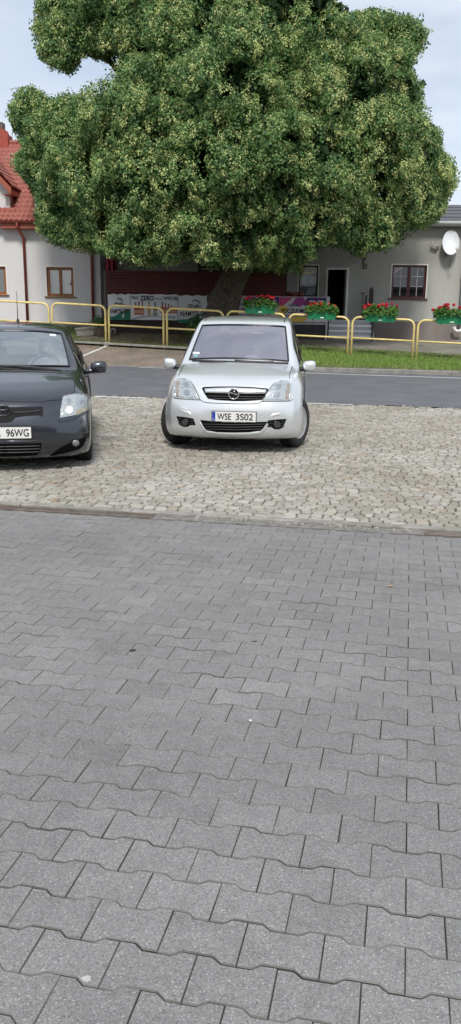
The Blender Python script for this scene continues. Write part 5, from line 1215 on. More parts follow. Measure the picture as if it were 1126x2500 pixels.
# dry bark and fallen blossom on the ground under the linden
pts = []
M_STUMP = mat('paint_white_stone', (.66, .65, .62), .8, var=.1)
p = p_a; mb = MB(); mb.box(-.075, .075, -.06, .06, 0, .13, .02); o = tag(mb.done('marker_stone', M_STUMP), 'white painted kerb block between two yellow railing panels at the end of the bay line', 'stone'); o.location = (p.x+.02, p.y+.12, zr(p.x)-.13); o.rotation_euler = (0, 0, -PHI)
n = 14000; g = RNG; X = g.normal(tb0.x-1.2, 3.0, n); Y = g.uniform(26.0, 30.0, n); k = (X > -8) & (X < 4); X, Y = X[k], Y[k]
Z = np.array([G(x, y) for x, y in zip(X, Y)])+.004; P = np.stack([X, Y, Z], 1); nr = g.normal(0, .3, P.shape)+[0, 0, 1]; nr /= np.linalg.norm(nr, axis=1)[:, None]
tag(link('fallen_blossom', leaf_mesh('fallen_blossom', P, nr, g.uniform(.02, .05, len(P)), g.random(len(P)), droop=0), leaf_material('litter_mat', (.20, .15, .05), (.36, .28, .10), .0)), 'yellow-brown fallen blossom scattered under the linden', 'leaf litter', kind='stuff')

# --- the house across the yard, behind the viewer: it shows in the windows and car glass
h4 = thing('shop_building', 'tiled roof shop building across the yard reflected in the windows', 'building', (2.0, -13.0, 0), R(180))
mb = MB(); mb.box(-16, 16, 0, 12, 0, 3.6); mb.done('wall', plaster('shop_render', (.17, .16, .15), (.12, .115, .105), .3), h4)
mb = MB(); mb.prism([(-.6, 3.4), (6, 7.6), (12.6, 3.4), (12.6, 3.25), (6, 7.4), (-.6, 3.25)], -16.5, 16.5, 'x'); mb.done('roof', mat('grey_tile', (.10, .10, .115), .6, color2=(.04, .04, .05), scale=10), h4)
for g0 in (-9, 0, 9):
    mb = MB(); mb.prism([(g0-3, 3.4), (g0+3, 3.4), (g0, 5.6)], -.4, 3.4); mb.done('gable', M_WHITE, h4)
    mb = MB(); mb.box(g0-2.4, g0+2.4, -.02, -.005, .3, 2.9); mb.done('shop_window', mat('shop_glass', (.04, .05, .06), .05), h4)
# ================================================================ CARS
M_TYRE = mat('tyre_rubber', (.022, .022, .022), .75, var=.3, scale=20, bump=.3, bscale=80)
M_DARKIN = mat('car_dark', (.018, .018, .019), .8)
M_BLKP = mat('black_plastic', (.018, .018, .02), .45, var=.2, scale=25)
M_RECESS = mat('recess_black', (.004, .004, .0045), .9, spec=.1)
M_GLOSSB = mat('gloss_black', (.008, .008, .010), .15)
M_CHROME = mat('chrome_bright', (.82, .82, .84), .12, metal=1.0)
M_SEAT = mat('seat_cloth', (.22, .225, .235), .85, var=.2, scale=20)
M_LENS = glass('lamp_lens', (.93, .95, .95), .04)
M_REFL = mat('lamp_reflector', (.72, .73, .74), .18, metal=.9, bump=.25, bscale=60)
M_HOUS = mat('lamp_housing', (.52, .53, .52), .25, metal=.2, color2=(.70, .71, .70), scale=26)
def paint(name, col, metal, rough, dirt):
    m = mat(name, col, rough, metal=metal, color2=tuple(c*dirt for c in col), scale=2.2, coat=1.0); return m
M_SILVER = paint('silver_paint', (.75, .775, .79), .55, .30, .95)
M_DARKP = paint('graphite_paint', (.062, .067, .082), .80, .27, .85)
class Car:
    def __init__(s, name, label, cat, origin, yaw, S, body_mat, roles, wglass=None):
        s.wglass = wglass
        s.T = thing(name, label, cat, origin, -yaw); s.T.location = origin
        s.m = Matrix.Translation(origin) @ Matrix.Rotation(-yaw, 4, 'Z'); s.inv = s.m.inverted()
        s.build_body(S, body_mat, roles)
    def build_body(s, S, body_mat, roles):
        TF = (0, .36, .70, .93, 1.0); rows = []
        for (cy, cz, E, B, M_, A) in S:
            E, B, M_, A = Vector(E), Vector(B), Vector(M_), Vector(A); r = []
            for f in TF[:-1]:
                g = f**2.6; r.append(Vector((E.x*f, lerp(cy, E.y, g), lerp(cz, E.z, f**2.8))))
            r.append(E)
            d = B-E
            r.append(E+d*.10+Vector((.012, 0, 0))); r.append(E+d*.5+Vector((.010, 0, 0))); r.append(E+d*.93+Vector((.0, 0, 0))); r.append(B)
            r.append(lerp(B, M_, .5)+Vector((.006, 0, 0))); r.append(M_); r.append(lerp(M_, A, .55)+Vector((.004, 0, 0))); r.append(A)
            rows.append(r)
        nc = len(rows[0]); ns = len(rows); V = []; idx = {}
        for i in range(ns):
            for j in range(nc):
                for sg in ((1,) if j == 0 else (1, -1)):
                    idx[i, j, sg] = len(V); p = rows[i][j]; V.append((p.x*sg, p.y, p.z))
            idx[i, 0, -1] = idx[i, 0, 1]
        me = bpy.data.meshes.new('tmp'); Fq = []; Mi = []
        for i in range(ns-1):
            for j in range(nc-1):
                for sg in (1, -1):
                    q = [idx[i, j, sg], idx[i, j+1, sg], idx[i+1, j+1, sg], idx[i+1, j, sg]]
                    if sg > 0: q = q[::-1]
                    Fq.append(q[::-1]); Mi.append(roles(i, j))
        me.from_pydata(V, [], Fq); me.polygons.foreach_set('material_index', Mi); me.update()
        for k in range(4): me.materials.append(bpy.data.materials.new('t'))
        o = bpy.data.objects.new('tmp', me); C.objects.link(o); md = o.modifiers.new('s', 'SUBSURF'); md.levels = 3; md.render_levels = 3; md.boundary_smooth = 'PRESERVE_CORNERS'
        dg = bpy.context.evaluated_depsgraph_get(); dg.update(); ev = bpy.data.meshes.new_from_object(o.evaluated_get(dg)); bpy.data.objects.remove(o)
        s.full = BVHTree.FromPolygons([v.co.copy() for v in ev.vertices], [tuple(p.vertices) for p in ev.polygons])
        s.glassob = {}
        bm = bmesh.new(); bm.from_mesh(ev)
        for mi, nm in ((0, 'body'), (1, 'windscreen'), (2, 'side_window'), (3, 'rear_window')):
            b2 = bm.copy(); bmesh.ops.delete(b2, geom=[f for f in b2.faces if f.material_index != mi], context='FACES')
            if mi == 2:
                for sg, cond in ((1, lambda f: f.calc_center_median().x < 0), (-1, lambda f: f.calc_center_median().x > 0)):
                    b3 = b2.copy(); bmesh.ops.delete(b3, geom=[f for f in b3.faces if cond(f)], context='FACES'); m_ = bpy.data.meshes.new(nm); b3.to_mesh(m_); b3.free()
                    for p in m_.polygons: p.material_index = 0
                    ob = link(nm, m_, glass('car_side_glass', (.30, .33, .34), .06), s.T, True); s.glassob[nm+str(sg)] = ob
                b2.free(); continue
            m_ = bpy.data.meshes.new(nm); b2.to_mesh(m_); b2.free()
            for p in m_.polygons: p.material_index = 0
            if mi == 0:
                ob = link('body', m_, [body_mat, M_DARKIN], s.T, True); so = ob.modifiers.new('sol', 'SOLIDIFY'); so.thickness = .022; so.offset = -1; so.material_offset = 1; so.use_rim = True; s.body = ob
            else: ob = link(nm, m_, s.wglass if mi == 1 else glass('car_rear_glass', (.45, .48, .48), .05), s.T, True); s.glassob[nm] = ob
        bm.free()
        # black rubber round the windscreen
        for nm in ('windscreen', 'rear_window', 'side_window1', 'side_window-1'):
            s.gasket(s.glassob[nm], .013 if nm == 'windscreen' else .011)
    def gasket(s, ob, r):
        b = bmesh.new(); b.from_mesh(ob.data); es = [e for e in b.edges if len(e.link_faces) == 1]
        if not es: b.free(); return
        nxt = {}
        for e in es:
            for a, c in ((e.verts[0], e.verts[1]), (e.verts[1], e.verts[0])): nxt.setdefault(a.index, []).append(c.index)
        st = es[0].verts[0].index; loop = [st]; prev = None; cur = st
        while True:
            nn = [v for v in nxt[cur] if v != prev]
            if not nn: break
            prev, cur = cur, nn[0]
            if cur == st or len(loop) > 4000: break
            loop.append(cur)
        b.verts.ensure_lookup_table(); pts = [b.verts[i].co.copy() for i in loop]; b.free()
        mb = MB(); mb.tube(pts, r, 6, closed=True); mb.done('seal', M_GLOSSB, ob)
    def cast_px(s, px, py):
        o = s.inv @ CAM; d = (s.inv.to_3x3() @ ray(px, py)).normalized(); h, n, i, t = s.full.ray_cast(o, d)
        return (h, n) if h is not None else (None, None)
    def cast(s, o, d):
        h, n, i, t = s.full.ray_cast(Vector(o), Vector(d)); return (h, n)
    def patch(s, poly, name, m, off=.003, th=.012, step=4.0, parent=None, mirror=False, both=False, dome=0.0):
        "raised piece following the body, its outline given in the photograph's pixels"
        P = [Vector(p) for p in poly]; n = len(P); outl = []
        for i in range(n):
            a, b = P[i], P[(i+1) % n]; k = max(1, int((b-a).length/step))
            for q in range(k): outl.append(a.lerp(b, q/k))
        ne = len(outl); edges = [(i, (i+1) % ne) for i in range(ne)]; pts = list(outl)
        x0, x1 = min(p.x for p in P), max(p.x for p in P); y0, y1 = min(p.y for p in P), max(p.y for p in P)
        def inside(x, y):
            c = False
            for i in range(ne):
                a, b = outl[i], outl[(i+1) % ne]
                if (a.y > y) != (b.y > y) and x < (b.x-a.x)*(y-a.y)/(b.y-a.y)+a.x: c = not c
            return c
        y = y0+step/2
        while y < y1:
            x = x0+step/2
            while x < x1:
                if inside(x, y) and min((Vector((x, y))-q).length for q in outl) > step*.45: pts.append(Vector((x, y)))
                x += step
            y += step
        vs, es, fs, *_r = mgeo.delaunay_2d_cdt([Vector(p) for p in pts], edges, [list(range(ne))], 1, 1e-4)
        co = []; nr = []
        for v in vs:
            h, nn = s.cast_px(v.x, v.y)
            if h is None: h, nn = (co[-1][:] if co else (0, 0, 0)), (Vector((0, -1, 0)))
            h = Vector(h); nn = Vector(nn); 
            if nn.dot(s.inv @ CAM-h) < 0: nn = -nn
            co.append(h); nr.append(nn)
        objs = []
        for sg in ((1, -1) if both else ((-1,) if mirror else (1,))):
            V = []; edged = [min((Vector((v.x, v.y))-q).length for q in outl) for v in vs]; mxd = max(edged)+1e-6
            for c, nn, e in zip(co, nr, edged): q = c+nn*(off+dome*math.sqrt(max(0, e/mxd))); V.append((q.x*sg, q.y, q.z))
            k = len(V)
            for c, nn in zip(co, nr): q = c+nn*(off-th); V.append((q.x*sg, q.y, q.z))
            F_ = [tuple(f) for f in fs]+[tuple(i+k for i in f[::-1]) for f in fs]; cnt = {}
            for f in fs:
                for a, b in zip(f, list(f[1:])+[f[0]]): cnt[(a, b)] = cnt.get((a, b), 0)+1
            for (a, b) in list(cnt):
                if (b, a) not in cnt: F_.append((b, a, a+k, b+k))
            me = bpy.data.meshes.new(name); me.from_pydata(V, [], F_); me.validate(); b = bmesh.new(); b.from_mesh(me); bmesh.ops.recalc_face_normals(b, faces=b.faces); b.to_mesh(me); b.free()
            objs.append(link(name, me, m, parent or s.T, dome > 0))
        return objs if both else objs[0]
    def seam(s, pts, name='panel_gap', r=.0035, m=None, both=False, off=.0, parent=None, step=5.0, axis=None):
        "thin line following the body: pixels, or points cast along axis 'x' (y,z) or 'z' (x,y)"
        out_ = []
        for a, b in zip(pts, pts[1:]):
            a, b = Vector(a), Vector(b); L_ = (b-a).length; k = max(1, int(L_/(step if axis is None else .04)))
            for q in range(k): out_.append(a.lerp(b, q/k))
        out_.append(Vector(pts[-1])); P = []
        for v in out_:
            if axis is None: h, n = s.cast_px(v.x, v.y)
            elif axis == 'x': h, n = s.cast((3, v.x, v.y), (-1, 0, 0))
            else: h, n = s.cast((v.x, v.y, 3), (0, 0, -1))
            if h is not None:
                if axis is None and n.dot(s.inv @ CAM-h) < 0: n = -n
                if axis == 'x' and n.x < 0: n = -n
                if axis == 'z' and n.z < 0: n = -n
                P.append(h+n*off)
        if len(P) < 2: return
        for sg in ((1, -1) if both else (1,)):
            mb = MB(); n_ = len(P); mb.tube([(p.x*sg, p.y, p.z) for p in P], [r*min(1, .25+(min(i, n_-1-i))*.22) for i in range(n_)] if name == 'bumper_ridge' else r, 6 if r < .02 else 12); mb.done(name, m or M_DARKIN, parent or s.T)
    def wheel(s, x, y, r, w_, steer, spokes, rim_m, kind):
        sg = 1 if x > 0 else -1
        W = bpy.data.objects.new('wheel', None); C.objects.link(W); W.parent = s.T; W.location = (x, y, r); W.rotation_euler = (0, 0, -steer); W.empty_display_size = .1
        h = w_/2; mb = MB()
        prof = [(r*.62, -h*.9), (r*.75, -h), (r*.90, -h), (r*.985, -h*.80), (r, -h*.55), (r, h*.55), (r*.985, h*.80), (r*.90, h), (r*.75, h), (r*.66, h*.95), (r*.62, h*.7)]
        mb.lathe(prof, axis='x', n=40)
        for g_ in (-.42, -.14, .14, .42):     # tread grooves show as rings
            mb.lathe([(r*1.001, h*(g_-.05)), (r*1.006, h*(g_-.04)), (r*1.006, h*(g_+.16)), (r*1.001, h*(g_+.17))], axis='x', n=40)
        mb.done('tyre', M_TYRE, W)
        mb = MB(); o_ = sg*h
        mb.lathe([(r*.66, o_*.62), (r*.655, o_*.96), (r*.62, o_*.99), (r*.58, o_*.80), (r*.57, o_*.3)], axis='x', n=36)
        mb.lathe([(0, o_*.95), (r*.10, o_*.95), (r*.16, o_*.90), (r*.18, o_*.78)], axis='x', n=20)
        for k in range(spokes):
            t = 2*math.pi*k/spokes; R_ = Matrix.Rotation(t, 4, 'X'); a, b = (.06 if kind == 'cap' else .04)*r/.3, (.085 if kind == 'cap' else .05)*r/.3
            q = [(-a*.8, r*.12), (a*.8, r*.12), (b, r*.60), (-b, r*.60)]
            T1 = [mb.b.verts.new(R_ @ Vector((o_*.88 if i < 2 else o_*.90, u, v))) for i, (u, v) in enumerate(q)]; T0 = [mb.b.verts.new(R_ @ Vector((o_*.70, u, v))) for u, v in q]
            mb.b.faces.new(T1); mb.b.faces.new(T0[::-1])
            for i in range(4): mb.b.faces.new((T1[i], T0[i], T0[(i+1) % 4], T1[(i+1) % 4]))
        mb.done('rim', rim_m, W)
        mb = MB(); mb.lathe([(0, o_*.45), (r*.6, o_*.45), (r*.6, o_*.2), (0, o_*.2)], axis='x', n=24); mb.done('brake', M_DARKIN, W)
        return W
    def liner(s, x, y, r):
        mb = MB(); sg = 1 if x > 0 else -1; n_ = 16; X0, X1 = sg*.50, sg*(abs(x)+.04)
        A = [(y+math.cos(math.pi*(-.12+1.24*k/n_))*r, .31+math.sin(math.pi*(-.12+1.24*k/n_))*r) for k in range(n_+1)]
        for (a, b), (c, d) in zip(A, A[1:]): mb.quad((X0, a, b), (X1, a, b), (X1, c, d), (X0, c, d))
        fan = [mb.b.verts.new((X0, a, b)) for a, b in A]; mb.b.faces.new(fan); mb.done('wheel_well', M_DARKIN, s.T)
    def plate(s, c4, prefix, number, ptxt, band=True, sub=None):
        "number plate from its corners in pixels: TL, TR, BR, BL"
        h = [s.cast_px(*p)[0] for p in c4]; ctr = sum((Vector(q) for q in h), Vector())/4
        y = min(q.y for q in h)-.012; w_, hh = .52, .114
        P = bpy.data.objects.new('number_plate', None); C.objects.link(P); P.parent = s.T; P.location = (ctr.x, y, ctr.z); P.empty_display_size = .05
        mb = MB(); mb.box(-w_/2-.008, w_/2+.008, .004, .03, -hh/2-.012, hh/2+.008, .004); mb.done('plate_frame', M_BLKP, P)
        mb = MB(); mb.box(-w_/2, w_/2, -.001, .0038, -hh/2, hh/2, .001); mb.done('plate_sheet', mat('plate_white', (.72, .72, .70), .35), P)
        if band:
            mb = MB(); mb.box(-w_/2+.002, -w_/2+.040, -.0025, -.0012, -hh/2+.003, hh/2-.003); mb.done('country_band', mat('plate_blue', (.01, .05, .32), .35), P)
            text('country_code', 'PL', .022, .020, mat('plate_white2', (.75, .75, .75), .4), P, (-w_/2+.021, -.0035, -hh/2+.022), .001)
        MI = mat('plate_ink', (.008, .008, .008), .4)
        for body, x, ww in ptxt: text('plate_text', body, ww, .078, MI, P, (x, -.0028, 0), .002, bold=.012)
        if sub: text('plate_text', sub, .30, .010, mat('plate_sub', (.5, .5, .5), .5), P, (0, .0025, -hh/2-.007), .002)
        return P
    def mirror_pod(s, x, y, z, sx, sy, sz, m, low=None):
        for sg in (1, -1):
            mb = MB(); bmesh.ops.create_cube(mb.b, size=1)
            bmesh.ops.subdivide_edges(mb.b, edges=mb.b.edges, cuts=3, use_grid_fill=True)
            for v in mb.b.verts:
                p = v.co*2; n_ = p.normalized(); q = p.lerp(n_*1.15, .62); k = 1-.18*(q.x*1.0)*.5*(-1)
                v.co = Vector((x*sg+sg*q.x*sx, y+q.y*sy*(1 if q.y < 0 else .55), z+q.z*sz*(1+.10*q.x)))
            o = mb.done('door_mirror', m, s.T, True); md = o.modifiers.new('s', 'SUBSURF'); md.levels = md.render_levels = 2
            mb = MB(); mb.box(x*sg-sx*.82, x*sg+sx*.82, y+sy*.50, y+sy*.58, z-sz*.75, z+sz*.75, .01); mb.done('mirror_glass', mat('mirror_glass', (.6, .65, .7), .03, metal=1), o)
            mb = MB(); bx_ = x-sx-.10; mb.tube([(sg*(bx_-.02), y+.08, z-sz*.9), (sg*(bx_+.06), y+.04, z-sz*.75), (sg*(x-sx*.5), y, z-sz*.6)], [.04, .03, .035], 8); mb.done('mirror_arm', low or m, o)
            if low:
                mb = MB(); mb.box(x*sg-sx*.86, x*sg+sx*.86, y-sy*.72, y+sy*.4, z-sz*.98, z-sz*.50, .02); mb.done('mirror_base', low, o)
    def interior(s, ydash, zdash, yseat, hw, zroof, bag=False):
        T = s.T
        mb = MB(); mb.box(-hw, hw, 1.0, 3.6, .22, .26); mb.box(-hw, hw, .75, ydash+.05, .26, zdash-.28); mb.done('cabin_floor', M_DARKIN, T)
        mb = MB(); mb.prism([(ydash-.62, zdash-.06), (ydash-.3, zdash-.01), (ydash+.02, zdash-.005), (ydash+.08, zdash-.06), (ydash+.06, zdash-.26), (ydash-.62, zdash-.26)], -hw*.97, hw*.97, 'x'); mb.done('dashboard', mat('dash_grey', (.05, .052, .055), .75, var=.15), T)
        for sx in (-1, 1):
            S_ = bpy.data.objects.new('front_seat', None); C.objects.link(S_); S_.parent = T; S_.location = (sx*.36, yseat, 0); S_.empty_display_size = .1
            mb = MB(); mb.box(-.25, .25, -.5, .08, .30, .50, .05); mb.done('cushion', M_SEAT, S_)
            mb = MB(); mb.box(-.24, .24, .04, .17, .46, zroof-.42, .06, Matrix.Rotation(R(-9), 4, 'X')); mb.done('backrest', M_SEAT, S_)
            mb = MB(); mb.box(-.13, .13, .20, .29, zroof-.40, zroof-.20, .035); mb.cyl((-.05, .24, zroof-.5), (-.05, .24, zroof-.38), .008); mb.cyl((.05, .24, zroof-.5), (.05, .24, zroof-.38), .008); mb.done('headrest', M_SEAT, S_)
        mb = MB(); mb.box(-.62, .62, yseat+.75, yseat+1.25, .30, .48, .04); mb.box(-.62, .62, yseat+1.22, yseat+1.36, .46, zroof-.52, .05); mb.done('rear_seat', M_SEAT, T)
        for xx in (-.4, .4): mb = MB(); mb.box(xx-.12, xx+.12, yseat+1.28, yseat+1.37, zroof-.53, zroof-.36, .03); mb.done('headrest', M_SEAT, T)
        # steering wheel on the image-right side, behind the dash
        c = Vector((.36, ydash+.20, zdash-.02)); ax = Matrix.Rotation(R(-28), 4, 'X'); mb = MB()
        mb.tube([c+ax.to_3x3() @ Vector((math.cos(t)*.185, 0, math.sin(t)*.185)) for t in [2*math.pi*k/28 for k in range(28)]], .015, 8, closed=True)
        for t in (R(0), R(180), R(270)): mb.tube([c, c+ax.to_3x3() @ Vector((math.cos(t)*.18, 0, math.sin(t)*.18))], .014, 6)
        mb.sph(c, .06, (1, .5, 1)); mb.cyl(c, c+Vector((0, -.22, -.08)), .03); o = mb.done('steering_wheel', M_BLKP, T)
        mb = MB(); mb.box(-.11, .11, ydash-.02+.42, ydash+.0+.44, zroof-.21, zroof-.145, .015); mb.cyl((0, ydash+.43, zroof-.15), (0, ydash+.45, zroof-.10), .01); mb.done('inner_mirror', M_BLKP, T)
    def underbody(s, L_, hw, wy):
        mb = MB(); mb.box(-hw*.82, hw*.82, .25, L_-.25, .20, .25); mb.box(-.45, .45, .3, 1.2, .16, .6); mb.done('underbody', M_DARKIN, s.T)
        mb = MB()
        for y in wy: mb.cyl((-hw*.8, y, .31), (hw*.8, y, .31), .03)
        mb.done('axle', M_DARKIN, s.T)

# ---------------------------------------------------------------- silver people carrier
SM = [(.10,.19,(.66,.24,.19),(.75,.31,.19),(.80,.40,.19),(.80,.49,.19)),
 (.03,.24,(.70,.17,.24),(.79,.27,.24),(.83,.37,.24),(.835,.46,.25)),
 (0,.38,(.715,.14,.38),(.80,.25,.38),(.84,.36,.38),(.843,.445,.38)),
 (0,.52,(.72,.15,.52),(.80,.26,.52),(.84,.38,.51),(.843,.49,.50)),
 (.025,.62,(.72,.18,.62),(.79,.29,.62),(.835,.42,.60),(.843,.555,.575)),
 (.045,.70,(.715,.22,.72),(.785,.34,.71),(.83,.48,.68),(.843,.63,.625)),
 (.09,.82,(.70,.28,.85),(.775,.42,.82),(.83,.56,.74),(.845,.72,.652)),
 (.20,.885,(.69,.40,.92),(.77,.52,.88),(.83,.65,.78),(.845,.80,.66)),
 (.50,.965,(.69,.62,.96),(.775,.72,.91),(.835,.82,.78),(.845,.90,.648)),
 (.82,1.03,(.70,.86,.985),(.78,.92,.93),(.838,.96,.75),(.845,1.01,.595)),
 (.90,1.045,(.715,1.0,1.01),(.785,1.04,.95),(.84,1.06,.72),(.845,1.09,.52)),
 (1.32,1.31,(.665,1.38,1.27),(.79,1.30,.97),(.842,1.22,.66),(.843,1.14,.40)),
 (1.72,1.515,(.615,1.78,1.495),(.79,1.62,.98),(.842,1.4,.62),(.835,1.18,.22)),
 (1.85,1.56,(.61,1.90,1.545),(.79,1.85,.98),(.842,1.75,.62),(.835,1.6,.21)),
 (2.3,1.60,(.605,2.3,1.575),(.79,2.25,.985),(.842,2.2,.62),(.835,2.15,.21)),
 (2.8,1.60,(.60,2.8,1.575),(.785,2.7,1.0),(.842,2.65,.63),(.835,2.65,.21)),
 (3.3,1.58,(.585,3.3,1.55),(.78,3.1,1.02),(.84,3.0,.66),(.84,3.02,.21)),
 (3.62,1.55,(.56,3.55,1.49),(.775,3.4,1.03),(.84,3.15,.75),(.845,3.09,.45)),
 (3.78,1.40,(.60,3.68,1.35),(.76,3.55,1.03),(.84,3.38,.82),(.845,3.40,.66)),
 (3.92,1.08,(.66,3.82,1.06),(.755,3.70,1.0),(.83,3.60,.80),(.845,3.62,.61)),
 (3.97,.80,(.68,3.87,.80),(.77,3.78,.78),(.82,3.74,.68),(.843,3.74,.48)),
 (4.03,.60,(.70,3.9,.6),(.78,3.83,.58),(.82,3.8,.52),(.84,3.775,.36)),
 (4.03,.3,(.69,3.9,.3),(.76,3.83,.3),(.8,3.8,.28),(.82,3.77,.24))]
def roles(i, j):
    if i in (10, 11) and j <= 2: return 1
    if 11 <= i <= 16 and 5 <= j <= 6: return 2
    if i in (17, 18) and j <= 2: return 3
    return 0
YAW_M = R(5.5); OM = Vector((-.017, 9.654, 0.0))
mv = Car('people_carrier', 'silver people carrier with its front wheels turned, driving towards the viewer over the setts', 'car', OM, YAW_M, SM, M_SILVER, roles, glass('windscreen_violet', (.58, .56, .62), .36, gcol=(.90, .88, .99)))
HM = [(429,928),(438,925),(453,926.5),(466,932),(473,941),(480,955),(489,975.5),(470,974.5),(453,973.5),(427,972),(426,950)]
for o in mv.patch(HM, 'headlight', M_HOUS, .002, .02, 3.0, both=True):
    pass
lamps = [o for o in bpy.data.objects if o.name.startswith('headlight')][-2:]
def disc(car, cx, cy, rx, ry, name, m, off, th=.006, parent=None, both=False, dome=0.0, n=18, step=2.5):
    return car.patch([(cx+rx*math.cos(2*math.pi*k/n), cy+ry*math.sin(2*math.pi*k/n)) for k in range(n)], name, m, off, th, step, parent=parent, both=both, dome=dome)
M_REFD = mat('reflector_dark', (.40, .41, .42), .25, metal=.6, bump=.4, bscale=50)
mv.patch([(441,933),(452,930),(464,934),(470,944),(471,946),(443,946)], 'main_beam', M_REFL, .006, .004, 2.5, both=True)
mv.patch([(442,950),(468,948),(475,957),(480,969),(460,970),(443,969)], 'dipped_beam', M_REFL, .006, .004, 2.5, both=True)
disc(mv, 457, 959, 8, 8, 'bulb_shield', M_REFD, .009, both=True); disc(mv, 455, 939, 7, 6, 'bulb_shield', M_REFD, .009, both=True)
mv.patch([(431,932),(438,930),(438,968),(430,968)], 'indicator', mat('indicator_clear', (.50, .47, .44), .25, metal=.4, color2=(.35, .22, .16), scale=25), .006, .004, 3, both=True)
mv.patch(HM, 'headlight_lens', M_LENS, .014, .010, 4.0, both=True, dome=.012)
mv.patch([(493,948),(497,945),(530,943.5),(572,943.5),(615,945),(652,948),(656,951),(650,963),(638,977),(600,979.5),(572,979.5),(530,977),(508,973.5),(500,962)], 'grille', M_RECESS, .002, .01, 4)
mv.patch([(499,949.5),(530,947.5),(572,947),(615,948.5),(651,951.8),(648,961.5),(600,962),(572,961),(530,960),(502,959)], 'chrome_bar', mat('chrome_soft', (.80, .82, .83), .22, metal=.85), .012, .012, 3, dome=.008)
for yy in (967, 972.5): mv.seam([(505+(yy-967)*.5, yy), (572, yy+1.5), (648-(yy-967)*1.2, yy+2)], 'grille_slat', .005, mat('slat_dark', (.035, .036, .038), .4), off=.006)
eh, en = mv.cast_px(571.5, 961)
def ring_emblem(car, c, rx, rz, r, m, parent):
    mb = MB(); mb.tube([(c[0]+math.cos(2*math.pi*k/28)*rx, c[1], c[2]+math.sin(2*math.pi*k/28)*rz) for k in range(28)], r, 8, closed=True); return mb
E0 = bpy.data.objects.new('emblem', None); C.objects.link(E0); E0.parent = mv.T; E0.location = eh+Vector((0, -.035, 0)); E0.empty_display_size = .05
mb = MB(); mb.lathe([(0, -.004), (.060, -.002), (.062, .03)], axis='y', n=24); mb.done('emblem_disc', M_GLOSSB, E0)
ring_emblem(mv, (0, -.004, 0), .060, .060, .0065, None, None).done('emblem_ring', M_CHROME, E0)
mb = MB(); mb.prism([(-.075, .0), (.012, .010), (.02, -.014), (.075, .002), (-.012, -.0), (-.022, .022), (-.075, .010)], -.014, -.003); mb.done('emblem_bolt', M_CHROME, E0)
mv.seam([(466,932),(473,941),(480,955),(489,976),(496,981),(510,983.5),(540,985),(572,985.5)], 'bonnet_gap', .0042, both=True)
mv.seam([(420,968),(427,973),(453,975),(489,977)], 'bumper_gap', .004, both=True)
mv.seam([(.675,.36),(.672,.55),(.685,.80),(.69,.93)], 'bonnet_gap', .004, both=True, axis='z')
mv.patch([(489,1025),(530,1029.5),(572,1030.5),(615,1030.5),(653,1029.5),(648,1040),(638,1051),(610,1055),(572,1056),(530,1055),(503,1050),(495,1038)], 'lower_grille', M_RECESS, .002, .01, 4)
for yy, a, b in ((1035,495,649),(1041,499,645),(1047,504,640)): mv.seam([(a, yy), (572, yy+1.8), (b, yy)], 'grille_slat', .0045, mat('slat_dark2', (.04, .041, .043), .4), off=.007)
mv.seam([(483,1018),(489,1034),(497,1047),(506,1055.5),(540,1059.5),(572,1060.5),(607,1060),(636,1056.5),(646,1047),(653,1036),(660,1021)], 'bumper_ridge', .030, M_SILVER, off=-.022)
mv.seam([(428,1003),(445,1004),(460,1008),(469,1016),(474,1026)], 'bumper_ridge', .030, M_SILVER, both=True, off=-.023)
mv.patch([(431,1016),(450,1018),(471,1021),(475,1029),(478,1038),(465,1038),(458,1042),(448,1042),(440,1038),(434,1024)], 'fog_lamp_recess', M_RECESS, .002, .01, 3, both=True)
disc(mv, 452.4, 1030.6, 9.5, 9.5, 'fog_lamp_ring', M_GLOSSB, .010, .01, both=True, dome=.004); disc(mv, 452.4, 1030.6, 7, 7, 'fog_lamp', mat('fog_dark', (.05, .052, .055), .35), .016, .006, both=True)
for yy in (1022, 1028, 1034): mv.seam([(436, yy), (443, yy+.5)], 'recess_slat', .005, mat('slat_dark', (.035, .036, .038), .4), off=.006, both=True); mv.seam([(462, yy+.5), (474, yy+1)], 'recess_slat', .005, mat('slat_dark', (.035, .036, .038), .4), off=.006, both=True)
mv.plate([(517,1003),(626,1006),(625.5,1030),(518,1029)], '', '', [('WSE', -.115, .165), ('3S02', .125, .205)], sub='Autoryzowany Dealer')
mv.patch([(436,1062),(470,1063.5),(520,1066),(572,1067),(572,1072),(520,1071),(470,1069),(440,1067)], 'bumper_lip', mat('dusty_lip', (.20, .19, .175), .7, var=.2), .006, .012, 4, both=True)
rt = .315; RIMC = mat('rim_silver', (.50, .50, .50), .35, metal=.6, var=.15, scale=14)
mv.liner(.74, .80, .36); mv.liner(-.74, .80, .36); mv.liner(.74, 3.43, .36); mv.liner(-.74, 3.43, .36)
mv.wheel(.728, .80, rt, .195, R(24), 7, RIMC, 'cap'); mv.wheel(-.728, .80, rt, .195, R(25), 7, RIMC, 'cap'); mv.wheel(.745, 3.43, rt, .195, 0, 7, RIMC, 'cap'); mv.wheel(-.745, 3.43, rt, .195, 0, 7, RIMC, 'cap')
mv.mirror_pod(.905, 1.12, 1.00, .080, .08, .066, M_SILVER, M_BLKP)
mv.interior(1.22, 1.0, 2.05, .70, 1.58); mv.underbody(4.03, .84, (.80, 3.43))
